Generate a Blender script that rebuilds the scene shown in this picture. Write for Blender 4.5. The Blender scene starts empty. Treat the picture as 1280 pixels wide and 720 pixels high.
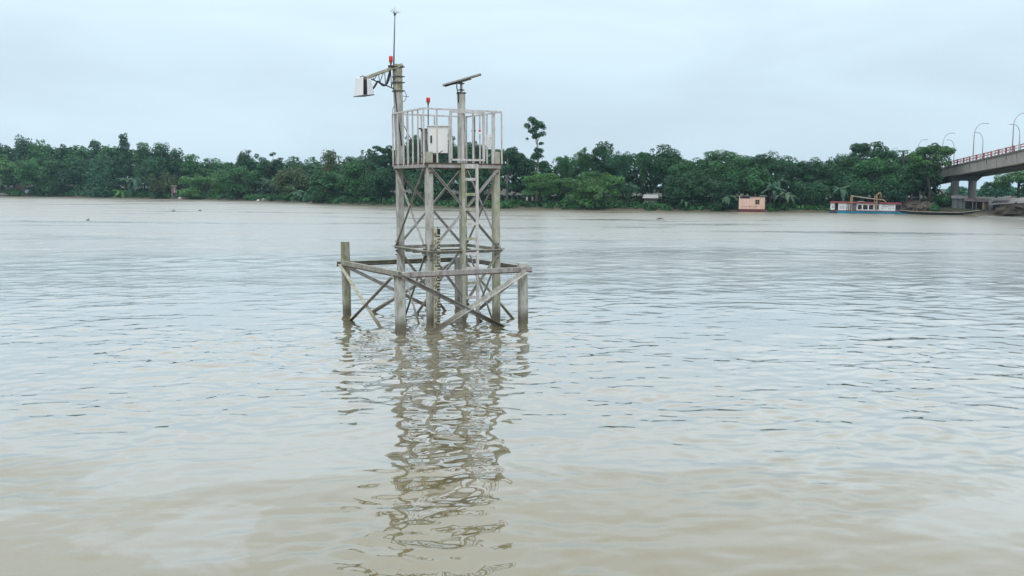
import bpy, math, random
import numpy as np
from mathutils import Vector, Matrix

random.seed(7)
RNG = np.random.default_rng(7)
S = bpy.context.scene
COL = S.collection

# ------------------------------------------------------------------ camera
CAM_H, PITCH, ROLL, F = 4.9214, 0.1063, math.radians(-0.35), 1200.0
cd = bpy.data.cameras.new('camera')
cd.sensor_width = 36.0
cd.lens = F / 1280 * 36
cd.clip_start, cd.clip_end = 0.1, 9000
cam = bpy.data.objects.new('camera', cd)
COL.objects.link(cam)
cam.matrix_world = (Matrix.Translation((0, 0, CAM_H)) @ Matrix.Rotation(math.pi / 2 - PITCH, 4, 'X')
                    @ Matrix.Rotation(-ROLL, 4, 'Z'))
S.camera = cam
CR = cam.matrix_world.to_3x3()

# ------------------------------------------------------------------ world / sun / exposure
SUN_EL, SUN_AZ = math.radians(58), math.radians(200)      # sun high behind the camera, veiled by cloud
W = bpy.data.worlds.new('World')
S.world = W
W.use_nodes = True
nt = W.node_tree
nt.nodes.clear()
def N(t, typ, **kw):
    n = t.nodes.new(typ)
    for k, v in kw.items():
        setattr(n, k, v)
    return n
def L(t, a, b):
    t.links.new(a, b)
out = N(nt, 'ShaderNodeOutputWorld')
bg = N(nt, 'ShaderNodeBackground')
bg.inputs['Strength'].default_value = 0.1
sky = N(nt, 'ShaderNodeTexSky', sky_type='NISHITA', sun_disc=False, sun_elevation=SUN_EL, sun_rotation=SUN_AZ)
tc = N(nt, 'ShaderNodeTexCoord')
sep = N(nt, 'ShaderNodeSeparateXYZ')
L(nt, tc.outputs['Generated'], sep.inputs[0])
ramp = N(nt, 'ShaderNodeValToRGB')                        # overcast: pale blue grey low, whiter overhead
L(nt, sep.outputs['Z'], ramp.inputs[0])
cr = ramp.color_ramp
cr.elements[0].position, cr.elements[0].color = 0.0, (0.63, 0.78, 0.89, 1)
cr.elements[1].position, cr.elements[1].color = 1.0, (1.55, 1.60, 1.65, 1)
e = cr.elements.new(0.10); e.color = (0.645, 0.80, 0.915, 1)
e = cr.elements.new(0.28); e.color = (1.12, 1.27, 1.37, 1)
e = cr.elements.new(0.19); e.color = (0.775, 0.95, 1.07, 1)
e = cr.elements.new(0.5); e.color = (1.35, 1.43, 1.48, 1)
mp = N(nt, 'ShaderNodeMapping')
mp.inputs['Scale'].default_value = (1.6, 1.6, 6.5)
L(nt, tc.outputs['Generated'], mp.inputs[0])
cn = N(nt, 'ShaderNodeTexNoise')
cn.inputs['Scale'].default_value = 1.7
cn.inputs['Detail'].default_value = 5
cn.inputs['Roughness'].default_value = 0.5
cn.inputs['Distortion'].default_value = 0.4
L(nt, mp.outputs[0], cn.inputs['Vector'])
mr = N(nt, 'ShaderNodeMapRange')
mr.inputs[1].default_value, mr.inputs[2].default_value = 0.3, 0.7
mr.inputs[3].default_value, mr.inputs[4].default_value = 8.9, 10.7
L(nt, cn.outputs[0], mr.inputs[0])
vm = N(nt, 'ShaderNodeVectorMath', operation='SCALE')
L(nt, ramp.outputs[0], vm.inputs[0])
L(nt, mr.outputs[0], vm.inputs['Scale'])
mx = N(nt, 'ShaderNodeMix', data_type='RGBA')
mx.inputs[0].default_value = 0.93
L(nt, sky.outputs[0], mx.inputs[6])
L(nt, vm.outputs[0], mx.inputs[7])
L(nt, mx.outputs[2], bg.inputs['Color'])
L(nt, bg.outputs[0], out.inputs[0])

sd = bpy.data.lights.new('sun', 'SUN')
sd.energy, sd.angle, sd.color = 0.8, math.radians(25), (1.0, 0.97, 0.92)
sun = bpy.data.objects.new('sun', sd)
COL.objects.link(sun)
sdir = Vector((math.sin(SUN_AZ) * math.cos(SUN_EL), math.cos(SUN_AZ) * math.cos(SUN_EL), math.sin(SUN_EL)))
sun.rotation_euler = sdir.to_track_quat('Z', 'Y').to_euler()
sun.location = (0, -30, 60)

S.view_settings.view_transform = 'Standard'
S.view_settings.look = 'None'
S.view_settings.exposure = 0.12
S.view_settings.gamma = 1.0
S.cycles.max_bounces = 6
S.cycles.transparent_max_bounces = 8
S.cycles.volume_bounces = 0
S.cycles.caustics_reflective = False
S.cycles.caustics_refractive = False
try:
    S.cycles.use_denoising = True
    S.cycles.denoiser = 'OPENIMAGEDENOISE'
except Exception:
    pass

# ------------------------------------------------------------------ photo pixel -> place
def ray(px, py):
    return (CR @ Vector(((px - 640) / F, (360 - py) / F, -1.0)))
def at(px, py, Y):
    r = ray(px, py)
    return Vector((0, 0, CAM_H)) + r * (Y / r.y)
def on_z(px, py, z=0.0):
    r = ray(px, py)
    return Vector((0, 0, CAM_H)) + r * ((z - CAM_H) / r.z)

# ------------------------------------------------------------------ materials
def mat(name):
    m = bpy.data.materials.new(name)
    m.use_nodes = True
    t = m.node_tree
    return m, t, t.nodes['Principled BSDF']
def noise_of(t, scale, detail=4, rough=0.55, stretch=None, coord=None, dist=0.0):
    if coord is None:
        coord = N(t, 'ShaderNodeNewGeometry').outputs['Position']
    if stretch:
        m_ = N(t, 'ShaderNodeMapping')
        m_.inputs['Scale'].default_value = stretch
        L(t, coord, m_.inputs[0])
        coord = m_.outputs[0]
    n = N(t, 'ShaderNodeTexNoise')
    n.inputs['Scale'].default_value = scale
    n.inputs['Detail'].default_value = detail
    n.inputs['Roughness'].default_value = rough
    n.inputs['Distortion'].default_value = dist
    L(t, coord, n.inputs['Vector'])
    return n.outputs[0]
def rng_of(t, src, a, b, c=0.0, d=1.0, smooth=False):
    m_ = N(t, 'ShaderNodeMapRange')
    if smooth:
        m_.interpolation_type = 'SMOOTHSTEP'
    for i, v in enumerate((a, b, c, d)):
        m_.inputs[i + 1].default_value = v
    L(t, src, m_.inputs[0])
    return m_.outputs[0]
def math_of(t, op, a, b=None):
    m_ = N(t, 'ShaderNodeMath', operation=op)
    for i, v in enumerate((a, b)):
        if v is None:
            continue
        if isinstance(v, (int, float)):
            m_.inputs[i].default_value = v
        else:
            L(t, v, m_.inputs[i])
    return m_.outputs[0]
def mix_of(t, fac, a, b):
    m_ = N(t, 'ShaderNodeMix', data_type='RGBA')
    for i, v in ((0, fac), (6, a), (7, b)):
        if isinstance(v, (int, float)):
            m_.inputs[i].default_value = v
        elif isinstance(v, tuple):
            m_.inputs[i].default_value = v if len(v) == 4 else (*v, 1)
        else:
            L(t, v, m_.inputs[i])
    return m_.outputs[2]
def bump_of(t, src, strength, dist):
    b = N(t, 'ShaderNodeBump')
    b.inputs['Strength'].default_value = strength
    b.inputs['Distance'].default_value = dist
    L(t, src, b.inputs['Height'])
    return b.outputs[0]

def weathered(name, base, dirt, moss, moss_lo, rough=0.85, metal=0.0, dirt_lo=0.5, scale=1.0, stretch=(1, 1, 0.35)):
    """base colour with dirt streaks and patches of a second stain (moss or rust)"""
    m, t, p = mat(name)
    a = rng_of(t, noise_of(t, 6 * scale, 6, 0.65, stretch), dirt_lo - 0.08, dirt_lo + 0.12)
    b = rng_of(t, noise_of(t, 5.0 * scale, 7, 0.72, stretch, dist=0.8), moss_lo, moss_lo + 0.1)
    f = noise_of(t, 30 * scale, 3, 0.6)
    c0 = mix_of(t, rng_of(t, f, 0.3, 0.7), base, tuple(v * 0.8 for v in base))
    c1 = mix_of(t, math_of(t, 'MULTIPLY', a, 0.75), c0, dirt)
    c2 = mix_of(t, math_of(t, 'MULTIPLY', b, 0.85), c1, moss)
    # drowned band just above the river: a wet, silty tide mark
    sx = N(t, 'ShaderNodeSeparateXYZ')
    L(t, N(t, 'ShaderNodeNewGeometry').outputs['Position'], sx.inputs[0])
    zz = math_of(t, 'ADD', sx.outputs['Z'], math_of(t, 'MULTIPLY', f, 0.18))
    wet = rng_of(t, zz, 0.3, 0.7, 0.85, 0.0)
    c3 = mix_of(t, wet, c2, (0.10, 0.085, 0.055))
    L(t, c3, p.inputs['Base Color'])
    p.inputs['Roughness'].default_value = rough
    p.inputs['Metallic'].default_value = metal
    L(t, bump_of(t, f, 0.4, 0.01), p.inputs['Normal'])
    return m
def plain(name, col, rough=0.6, var=0.25, scale=3.0, metal=0.0, stain=None, stretch=None):
    m, t, p = mat(name)
    n = noise_of(t, scale, 6, 0.62, stretch)
    c = mix_of(t, rng_of(t, n, 0.3, 0.7), tuple(v * (1 - var) for v in col), tuple(min(1, v * (1 + var)) for v in col))
    if stain:
        c = mix_of(t, rng_of(t, noise_of(t, scale * 0.7, 7, 0.7, stretch, dist=0.6), 0.52, 0.64, 0, 0.85), c, stain)
    L(t, c, p.inputs['Base Color'])
    p.inputs['Roughness'].default_value = rough
    p.inputs['Metallic'].default_value = metal
    return m

M = {}
M['concrete'] = weathered('weathered_concrete', (0.56, 0.56, 0.53), (0.22, 0.21, 0.175), (0.27, 0.27, 0.18), 0.57)
M['concrete_moss'] = weathered('mossy_concrete', (0.46, 0.45, 0.38), (0.20, 0.18, 0.14), (0.19, 0.20, 0.10), 0.48)
M['concrete_green'] = weathered('green_stained_concrete', (0.49, 0.49, 0.41), (0.28, 0.28, 0.21), (0.27, 0.29, 0.15), 0.50)
M['steel'] = weathered('weathered_angle_steel', (0.43, 0.415, 0.405), (0.21, 0.19, 0.175), (0.17, 0.09, 0.06), 0.57, 0.6)
M['steel_moss'] = weathered('mossy_angle_steel', (0.37, 0.365, 0.325), (0.19, 0.175, 0.135), (0.17, 0.175, 0.09), 0.51, 0.7)
M['rail'] = weathered('faded_pink_rail_paint', (0.69, 0.668, 0.665), (0.41, 0.37, 0.365), (0.20, 0.10, 0.07), 0.62, 0.55, scale=1.3)
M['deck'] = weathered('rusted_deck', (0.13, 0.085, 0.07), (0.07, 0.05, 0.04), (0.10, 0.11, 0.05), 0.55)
M['white_paint'] = plain('chalky_white_paint', (0.86, 0.86, 0.85), 0.5, 0.04, 2.5, stain=(0.74, 0.73, 0.69), stretch=(1, 1, .3))
M['white_clean'] = plain('white_cowl_paint', (0.73, 0.74, 0.755), 0.4, 0.03, 4)
M['grey_side'] = plain('grey_cabinet_paint', (0.19, 0.195, 0.20), 0.6, 0.15, 4, stain=(0.11, 0.105, 0.095))
M['black'] = plain('black_rubber', (0.022, 0.022, 0.024), 0.55, 0.2, 9)
M['dark_metal'] = plain('dark_metal', (0.07, 0.07, 0.075), 0.5, 0.25, 9, 0.3)
M['rod'] = plain('rod_metal', (0.12, 0.14, 0.17), 0.45, 0.2, 9, 0.4)
M['red'] = plain('red_lens', (0.62, 0.035, 0.02), 0.25, 0.12, 20)
M['brass'] = plain('tarnished_brass', (0.30, 0.17, 0.06), 0.5, 0.3, 20, 0.5)
M['panel_back'] = plain('panel_backsheet', (0.42, 0.44, 0.44), 0.5, 0.15, 6)
M['panel_cell'] = plain('solar_cell', (0.02, 0.03, 0.06), 0.15, 0.15, 6)
M['gauge'] = plain('staff_gauge_enamel', (0.50, 0.48, 0.36), 0.5, 0.15, 9, stain=(0.20, 0.18, 0.10))
M['bark'] = plain('bark', (0.055, 0.048, 0.038), 0.9, 0.35, 2.0, stretch=(1, 1, .25))
M['bark_pale'] = plain('pale_bark', (0.27, 0.255, 0.225), 0.9, 0.3, 2.0, stretch=(1, 1, .25))
M['bark_green'] = plain('green_stem', (0.045, 0.062, 0.025), 0.8, 0.3, 2.0)
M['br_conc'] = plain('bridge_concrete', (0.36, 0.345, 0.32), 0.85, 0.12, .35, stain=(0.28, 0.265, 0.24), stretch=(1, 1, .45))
M['br_shade'] = plain('shade_toned_bridge_concrete', (0.12, 0.118, 0.115), 0.9, 0.15, .5)  # bridge concrete with the shade under the deck put into its colour
M['rail_red'] = plain('red_parapet_paint', (0.36, 0.085, 0.09), 0.6, 0.15, 1.5)
M['rail_white'] = plain('white_parapet_paint', (0.55, 0.50, 0.49), 0.6, 0.08, 1.5)
M['lamp'] = plain('lamp_post_metal', (0.34, 0.36, 0.38), 0.5, 0.15, 2, 0.3)
M['hut'] = plain('faded_salmon_sheet', (0.72, 0.49, 0.40), 0.75, 0.10, 1.2, stain=(0.34, 0.19, 0.13), stretch=(1.6, 1.6, .3))
M['hut_base'] = plain('dark_red_pontoon', (0.12, 0.03, 0.028), 0.7, 0.25, 2)
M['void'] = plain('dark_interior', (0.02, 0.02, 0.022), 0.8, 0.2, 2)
M['boat_blue'] = plain('blue_hull_paint', (0.03, 0.38, 0.60), 0.5, 0.15, 1.2, stain=(0.05, 0.17, 0.26), stretch=(.3, .3, 1))
M['boat_dark'] = plain('tarred_hull', (0.035, 0.04, 0.05), 0.6, 0.3, 2)
M['boat_white'] = plain('white_cabin_paint', (0.74, 0.75, 0.75), 0.55, 0.07, 1.5, stain=(0.5, 0.47, 0.42), stretch=(1, 1, .3))
M['boat_red'] = plain('maroon_trim', (0.21, 0.035, 0.04), 0.6, 0.2, 2)
M['boat_grey'] = plain('slate_cabin_boards', (0.10, 0.125, 0.16), 0.7, 0.25, 2, stretch=(3, 3, .3))
M['wood'] = plain('old_timber', (0.30, 0.20, 0.11), 0.8, 0.3, 3, stretch=(1, 1, .3))
M['wood_pale'] = plain('bleached_timber', (0.42, 0.36, 0.29), 0.85, 0.25, 3)
M['wood_grey'] = plain('grey_planks', (0.20, 0.18, 0.16), 0.9, 0.3, 3)
M['tin'] = plain('dull_tin_sheet', (0.25, 0.245, 0.24), 0.6, 0.2, .8, 0.15, stain=(0.17, 0.13, 0.10))
M['tin_pale'] = plain('pale_tin_sheet', (0.52, 0.53, 0.53), 0.55, 0.12, .8, 0.1, stain=(0.3, 0.27, 0.24))
M['pinkwall'] = plain('washed_pink_wall', (0.42, 0.30, 0.29), 0.85, 0.2, .8, stain=(0.25, 0.17, 0.16))
M['purplewall'] = plain('dusky_tin_wall', (0.16, 0.115, 0.125), 0.8, 0.25, 1.5)
M['brick'] = plain('raw_brick_wall', (0.20, 0.10, 0.085), 0.9, 0.25, 1.5)
M['cloth_white'] = plain('white_cloth', (0.72, 0.72, 0.70), 0.9, 0.1, 2)
M['cloth_blue'] = plain('pale_blue_cloth', (0.42, 0.55, 0.62), 0.9, 0.1, 2)
M['cloth_pink'] = plain('pink_cloth', (0.65, 0.42, 0.42), 0.9, 0.1, 2)
M['soil'] = plain('bank_soil', (0.035, 0.038, 0.022), 0.95, 0.35, .6, stain=(0.025, 0.040, 0.014))
_t = M['soil'].node_tree
_p = _t.nodes['Principled BSDF']
_z = N(_t, 'ShaderNodeSeparateXYZ')
L(_t, N(_t, 'ShaderNodeNewGeometry').outputs['Position'], _z.inputs[0])
_m = rng_of(_t, math_of(_t, 'ADD', _z.outputs['Z'], math_of(_t, 'MULTIPLY', noise_of(_t, .5), .5)), .35, .75, 1, 0)
L(_t, mix_of(_t, _m, _p.inputs['Base Color'].links[0].from_socket, (0.12, 0.10, 0.07)), _p.inputs['Base Color'])
M['earth'] = plain('brown_earth', (0.085, 0.066, 0.05), 0.95, 0.3, 1.3)
M['brush'] = plain('dry_brush', (0.105, 0.082, 0.066), 0.95, 0.4, 2.3)

def leaf_mat(name, col, tr=0.25):
    m, t, p = mat(name)
    at_ = N(t, 'ShaderNodeAttribute', attribute_name='tint')
    c = mix_of(t, at_.outputs['Fac'], tuple(v * 0.42 for v in col), tuple(v * 1.75 for v in col))
    n = noise_of(t, 0.35, 3)
    warm = (col[0] * 1.45 + 0.008, col[1] * 1.08, col[2] * 0.7)
    c = mix_of(t, rng_of(t, n, 0.45, 0.75, 0, .5), c, warm)
    L(t, c, p.inputs['Base Color'])
    p.inputs['Roughness'].default_value = 0.55
    p.inputs['Specular IOR Level'].default_value = 0.3
    td = N(t, 'ShaderNodeBsdfTranslucent')
    L(t, c, td.inputs['Color'])
    ms = N(t, 'ShaderNodeMixShader')
    ms.inputs[0].default_value = tr
    L(t, p.outputs[0], ms.inputs[1])
    L(t, td.outputs[0], ms.inputs[2])
    L(t, ms.outputs[0], t.nodes['Material Output'].inputs['Surface'])
    return m
M['leaf_dark'] = leaf_mat('dark_leaves', (0.027, 0.100, 0.042))
M['leaf_mid'] = leaf_mat('mid_green_leaves', (0.044, 0.150, 0.050))
M['leaf_light'] = leaf_mat('light_green_leaves', (0.075, 0.195, 0.058))
M['leaf_olive'] = leaf_mat('olive_leaves', (0.075, 0.118, 0.046))
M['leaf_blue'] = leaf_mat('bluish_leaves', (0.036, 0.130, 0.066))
M['leaf_banana'] = leaf_mat('banana_leaves', (0.040, 0.105, 0.060), 0.3)
M['leaf_palm'] = leaf_mat('palm_leaves', (0.060, 0.115, 0.065), 0.2)
M['leaf_dry'] = leaf_mat('dry_palm_leaves', (0.16, 0.14, 0.10), 0.15)

# ------------------------------------------------------------------ mesh builder
class MB:
    def __init__(s):
        s.v, s.f = [], []
    def add(s, vs, fs):
        o = len(s.v)
        s.v += [tuple(v) for v in vs]
        s.f += [tuple(i + o for i in f) for f in fs]
        return s
    def box(s, c, size, rz=0.0, m3=None):
        hx, hy, hz = size[0] / 2, size[1] / 2, size[2] / 2
        R_ = m3 if m3 is not None else Matrix.Rotation(rz, 3, 'Z')
        c = Vector(c)
        vs = [c + R_ @ Vector((x, y, z)) for z in (-hz, hz) for x, y in ((-hx, -hy), (hx, -hy), (hx, hy), (-hx, hy))]
        return s.add(vs, [(3, 2, 1, 0), (4, 5, 6, 7), (0, 1, 5, 4), (1, 2, 6, 5), (2, 3, 7, 6), (3, 0, 4, 7)])
    def beam(s, p, q, w, d, side=(0, 0, 1), off=(0, 0)):
        """box from p to q: w across (along side), d along the third axis"""
        p, q = Vector(p), Vector(q)
        z = (q - p)
        ln = z.length
        z.normalize()
        x = Vector(side) - z * Vector(side).dot(z)
        if x.length < 1e-4:
            x = z.orthogonal()
        x.normalize()
        y = z.cross(x)
        m3 = Matrix((x, y, z)).transposed()
        c = (p + q) / 2 + x * off[0] + y * off[1]
        return s.box(c, (w, d, ln), m3=m3)
    def angle(s, p, q, w, t=0.02, side=(0, 0, 1), flip=1):
        """steel angle: two flanges, the second turned inward"""
        s.beam(p, q, w, t, side)
        s.beam(p, q, t, w * .9, side, (w / 2 - t / 2 - .001, flip * (w * .45 + t / 2 + .001)))
        return s
    def tube(s, pts, rs, n=8, cap=True):
        pts = [Vector(p) for p in pts]
        if isinstance(rs, (int, float)):
            rs = [rs] * len(pts)
        rings, prev = [], None
        for i, p in enumerate(pts):
            d = (pts[min(i + 1, len(pts) - 1)] - pts[max(i - 1, 0)]).normalized()
            x = d.orthogonal() if prev is None else prev - d * prev.dot(d)
            x.normalize()
            prev = x
            y = d.cross(x)
            rings.append([p + (x * math.cos(a) + y * math.sin(a)) * rs[i] for a in (2 * math.pi * k / n for k in range(n))])
        vs = [v for r in rings for v in r]
        fs = []
        for i in range(len(pts) - 1):
            for k in range(n):
                a, b = i * n + k, i * n + (k + 1) % n
                fs.append((a, b, b + n, a + n))
        if cap:
            fs.append(tuple(range(n))[::-1])
            fs.append(tuple((len(pts) - 1) * n + k for k in range(n)))
        return s.add(vs, fs)
    def hull8(s, bottom, top):
        """two quads (same winding, counter-clockwise from above) joined into a solid"""
        return s.add(list(bottom) + list(top), [(3, 2, 1, 0), (4, 5, 6, 7), (0, 1, 5, 4), (1, 2, 6, 5), (2, 3, 7, 6), (3, 0, 4, 7)])
    def prism(s, poly, y0, y1):
        """polygon in local xz pushed from y0 to y1"""
        n = len(poly)
        vs = [(x, y0, z) for x, z in poly] + [(x, y1, z) for x, z in poly]
        fs = [tuple(range(n)), tuple(range(2 * n - 1, n - 1, -1))]
        fs += [(i, i + n, (i + 1) % n + n, (i + 1) % n) for i in range(n)]
        return s.add(vs, fs)
    def build(s, name, m, parent=None, smooth=False, bevel=0.0):
        me = bpy.data.meshes.new(name)
        me.from_pydata(s.v, [], s.f)
        me.update()
        if smooth:
            me.polygons.foreach_set('use_smooth', [True] * len(me.polygons))
        o = bpy.data.objects.new(name, me)
        COL.objects.link(o)
        me.materials.append(m if not isinstance(m, str) else M[m])
        if parent is not None:
            o.parent = parent
        if bevel:
            b = o.modifiers.new('bevel', 'BEVEL')
            b.width, b.segments, b.limit_method = bevel, 2, 'ANGLE'
        return o

def raw_mesh(name, V, Q, m, parent=None, tint=None, smooth=False):
    """fast mesh from numpy arrays (quads)"""
    me = bpy.data.meshes.new(name)
    me.vertices.add(len(V))
    me.vertices.foreach_set('co', np.asarray(V, np.float32).ravel())
    nq = len(Q)
    me.loops.add(nq * 4)
    me.loops.foreach_set('vertex_index', np.asarray(Q, np.int32).ravel())
    me.polygons.add(nq)
    me.polygons.foreach_set('loop_start', np.arange(0, nq * 4, 4, dtype=np.int32))
    me.polygons.foreach_set('loop_total', np.full(nq, 4, np.int32))
    if smooth:
        me.polygons.foreach_set('use_smooth', np.ones(nq, bool))
    me.update(calc_edges=True)
    if tint is not None:
        a = me.attributes.new('tint', 'FLOAT', 'FACE')
        a.data.foreach_set('value', np.asarray(tint, np.float32))
    me.materials.append(M[m] if isinstance(m, str) else m)
    o = bpy.data.objects.new(name, me)
    COL.objects.link(o)
    if parent is not None:
        o.parent = parent
    return o

def tag(o, label=None, cat=None, group=None, kind=None):
    if label: o['label'] = label
    if cat: o['category'] = cat
    if group: o['group'] = group
    if kind: o['kind'] = kind
    return o
def thing(name, label, cat, loc=(0, 0, 0), rz=0.0, group=None):
    o = bpy.data.objects.new(name, None)
    COL.objects.link(o)
    o.location = loc
    o.rotation_euler = (0, 0, rz)
    o.empty_display_size = 0.3
    return tag(o, label, cat, group)

# ------------------------------------------------------------------ numpy gradient noise
_perm = np.random.default_rng(3).permutation(256)
_perm = np.concatenate([_perm, _perm, _perm])
_ga = np.random.default_rng(4).uniform(0, 2 * np.pi, 256)
_gx, _gy = np.cos(_ga), np.sin(_ga)
def pn(x, y):
    xi, yi = np.floor(x).astype(int), np.floor(y).astype(int)
    xf, yf = x - xi, y - yi
    u, v = xf**3 * (xf * (xf * 6 - 15) + 10), yf**3 * (yf * (yf * 6 - 15) + 10)
    def g(i, j, dx, dy):
        h = _perm[_perm[i & 255] + (j & 255)]
        return _gx[h] * dx + _gy[h] * dy
    a = g(xi, yi, xf, yf); b = g(xi + 1, yi, xf - 1, yf)
    c = g(xi, yi + 1, xf, yf - 1); d = g(xi + 1, yi + 1, xf - 1, yf - 1)
    return (a + u * (b - a)) + v * ((c + u * (d - c)) - (a + u * (b - a)))

# ------------------------------------------------------------------ river
TL = dict(X0=-2.3743, Y0=35.5356, yaw=.4819, ax=2.6, ay=2.8274, lean=-.0087, leany=-.015)
def _piles():
    o = []
    for sx, sy, yw, ox, oy in ((TL['ax'], TL['ay'], TL['yaw'], 0, 0), (4.8021, 4.8913, .5392, -.5371, -.4326)):
        for u in (-.5, .5):
            for v in (-.5, .5):
                o.append((TL['X0'] + ox + u * sx * math.cos(yw) - v * sy * math.sin(yw), TL['Y0'] + oy + u * sx * math.sin(yw) + v * sy * math.cos(yw), 1.0))
    return o
PILES = _piles()
def sstep(a, b, x):
    t_ = np.clip((x - a) / (b - a), 0, 1)
    return t_ * t_ * (3 - 2 * t_)
def wave_height(x, y, cell):
    """wind ripples running roughly across the view, crests longer than they are deep"""
    c_, s_ = math.cos(0.12), math.sin(0.12)
    X, Y = c_ * x + s_ * y, -s_ * x + c_ * y
    wx = X + 0.5 * pn(X / 2.3, Y / 1.7); wy = Y + 0.22 * pn(X / 1.9 + 9, Y / 1.1)
    gust = np.clip(0.75 + 1.1 * pn(x / 14 + 3, y / 9) + 0.6 * pn(x / 5.3, y / 3.7 + 7), 0.15, 1.8)
    calm = 0.62 + 0.38 * sstep(12, 28, y + 0.25 * x + 2 * pn(x / 3., y / 3.))
    # the piles stir the current: choppier inside the frame and downstream of it
    dx, dy = x - TL['X0'], y - TL['Y0']
    gust = gust + 0.9 * np.exp(-((dx - .6) ** 2 + (dy + 2.5) ** 2) / 30.0)
    h = 0
    for (u_, v_, big) in PILES:
        rr = np.hypot(x - u_, y - v_)
        h = h + .035 * big * np.exp(-rr / .45) * np.cos(np.minimum(rr, 3) * 2 * np.pi / .42)
    for lam, asp, amp, ridge in ((2.6, 1.6, 0.045, 0), (1.2, 1.5, 0.031, 0), (0.70, 1.4, 0.038, 0), (0.40, 1.3, 0.032, 0), (0.25, 1.4, 0.0125, 0)):
        fade = np.clip((lam - 2.0 * cell) / (2.0 * cell + 1e-6), 0, 1)
        n = pn(wx / (lam * asp) + lam * 31, wy / lam + lam * 17)
        if ridge:
            n = 0.55 - 1.6 * np.sqrt(n * n + 0.006)
        g_ = (gust * calm) if lam < 1.5 else calm ** 0.7
        if lam > 1:
            g_ = g_ * (1 + (0.15 * sstep(34, 95, y) if lam > 2 else 0.45 * sstep(34, 85, y)) * (0.55 + 0.45 * np.clip(gust, 0, 1.6)))
        h = h + amp * n * fade * g_
    return h
def make_river():
    r0, r1, ratio = 8.5, 340.0, 1.0034
    nr = int(math.log(r1 / r0) / math.log(ratio))
    rr = r0 * ratio ** np.arange(nr)
    na = 640
    half = math.radians(34)
    aa = np.linspace(-half, half, na)
    R_, A_ = np.meshgrid(rr, aa, indexing='ij')
    x, y = R_ * np.sin(A_), R_ * np.cos(A_)
    cell = R_ * (ratio - 1) * 1.0
    z = wave_height(x, y, cell)
    edge = np.minimum(sstep(0, 12, np.arange(na)), sstep(0, 12, np.arange(na)[::-1]))[None, :]
    z = z * edge * sstep(0, 20, np.arange(nr))[:, None] * sstep(0, 40, np.arange(nr)[::-1])[:, None]
    V = np.stack([x, y, z], -1).reshape(-1, 3)
    idx = np.arange(nr * na).reshape(nr, na)
    Q = np.stack([idx[:-1, :-1], idx[:-1, 1:], idx[1:, 1:], idx[1:, :-1]], -1).reshape(-1, 4)
    # the flat rest of the river: further out, to the sides and behind
    nb = 97
    ext = []
    ang = np.concatenate([aa[::6], np.linspace(half, 2 * math.pi - half, 60)[1:-1]])
    ang = np.sort(np.mod(ang + math.pi, 2 * math.pi) - math.pi)
    n0 = len(V)
    # side and back sector from r0 to r1, then everything from r1 outwards, and the small disc inside r0
    sec = np.linspace(half, 2 * math.pi - half, 60)
    rs = np.array([0.02, 2.0, r0, 20, 60, r1 * .999])
    def sheet(angs, rads):
        nonlocal V, Q
        R2, A2 = np.meshgrid(rads, angs, indexing='ij')
        v = np.stack([R2 * np.sin(A2), R2 * np.cos(A2), np.zeros_like(R2)], -1).reshape(-1, 3)
        i2 = np.arange(v.shape[0]).reshape(R2.shape) + len(V)
        q = np.stack([i2[:-1, :-1], i2[:-1, 1:], i2[1:, 1:], i2[1:, :-1]], -1).reshape(-1, 4)
        V = np.concatenate([V, v]); Q = np.concatenate([Q, q])
    sheet(sec, rs)
    sheet(np.linspace(-half, half, 60), np.array([0.02, 2.0, r0]))
    sheet(np.concatenate([np.linspace(-half, half, 120), sec[1:]]), np.array([rr[-1], 400, 800, 2000]))
    m, t, p = mat('river_water')
    pos = N(t, 'ShaderNodeNewGeometry').outputs['Position']
    sp = N(t, 'ShaderNodeSeparateXYZ')
    L(t, pos, sp.inputs[0])
    silt = noise_of(t, 0.12, 5, 0.6, (1, 1.8, 1), pos, 0.6)
    c = mix_of(t, rng_of(t, silt, 0.25, 0.75), (0.136, 0.116, 0.054), (0.158, 0.137, 0.070))
    # thin drifting film of oil and scum: sharp outline, slightly more mirror-like, faint colours
    fn = noise_of(t, 0.16, 7, 0.55, (1, 1.5, 1), pos, 1.4)
    lean = rng_of(t, sp.outputs['Y'], 11, 22, -0.21, 0.30)
    film = rng_of(t, math_of(t, 'ADD', fn, lean), 0.475, 0.515)
    c = mix_of(t, math_of(t, 'MULTIPLY', film, 0.25), c, (0.16, 0.16, 0.145))
    L(t, c, p.inputs['Base Color'])
    L(t, rng_of(t, film, 0, 1, 1.50, 1.60), p.inputs['IOR'])
    iri = N(t, 'ShaderNodeValToRGB')
    L(t, noise_of(t, 0.5, 4, 0.6, (1, 1.6, 1), pos, 1.0), iri.inputs[0])
    k = iri.color_ramp
    k.elements[0].position, k.elements[0].color = 0.3, (1, 0.93, 0.93, 1)
    k.elements[1].position, k.elements[1].color = 0.72, (0.97, 1.0, 0.95, 1)
    e_ = k.elements.new(0.5); e_.color = (0.93, 0.95, 1.0, 1)
    tint = mix_of(t, film, (1, 1, 1), iri.outputs[0])
    L(t, tint, p.inputs['Specular Tint'])
    # ripples too small for the mesh at a distance: their slopes as roughness
    base_r = math_of(t, 'ADD', rng_of(t, sp.outputs['Y'], 28, 80, 0.004, 0.26), rng_of(t, sp.outputs['Y'], 80, 190, 0.0, 0.13))
    slick = rng_of(t, noise_of(t, 0.11, 5, 0.62, (0.22, 1.0, 1), pos, 0.5), 0.53, 0.68, 1.0, 0.32)   # smoother current lines mirror the bank
    L(t, math_of(t, 'MULTIPLY', base_r, slick), p.inputs['Roughness'])
    # fine ripples too small (near) or too far for the mesh
    far = rng_of(t, sp.outputs['Y'], 26, 70, 0.0, 1.0)
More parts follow.
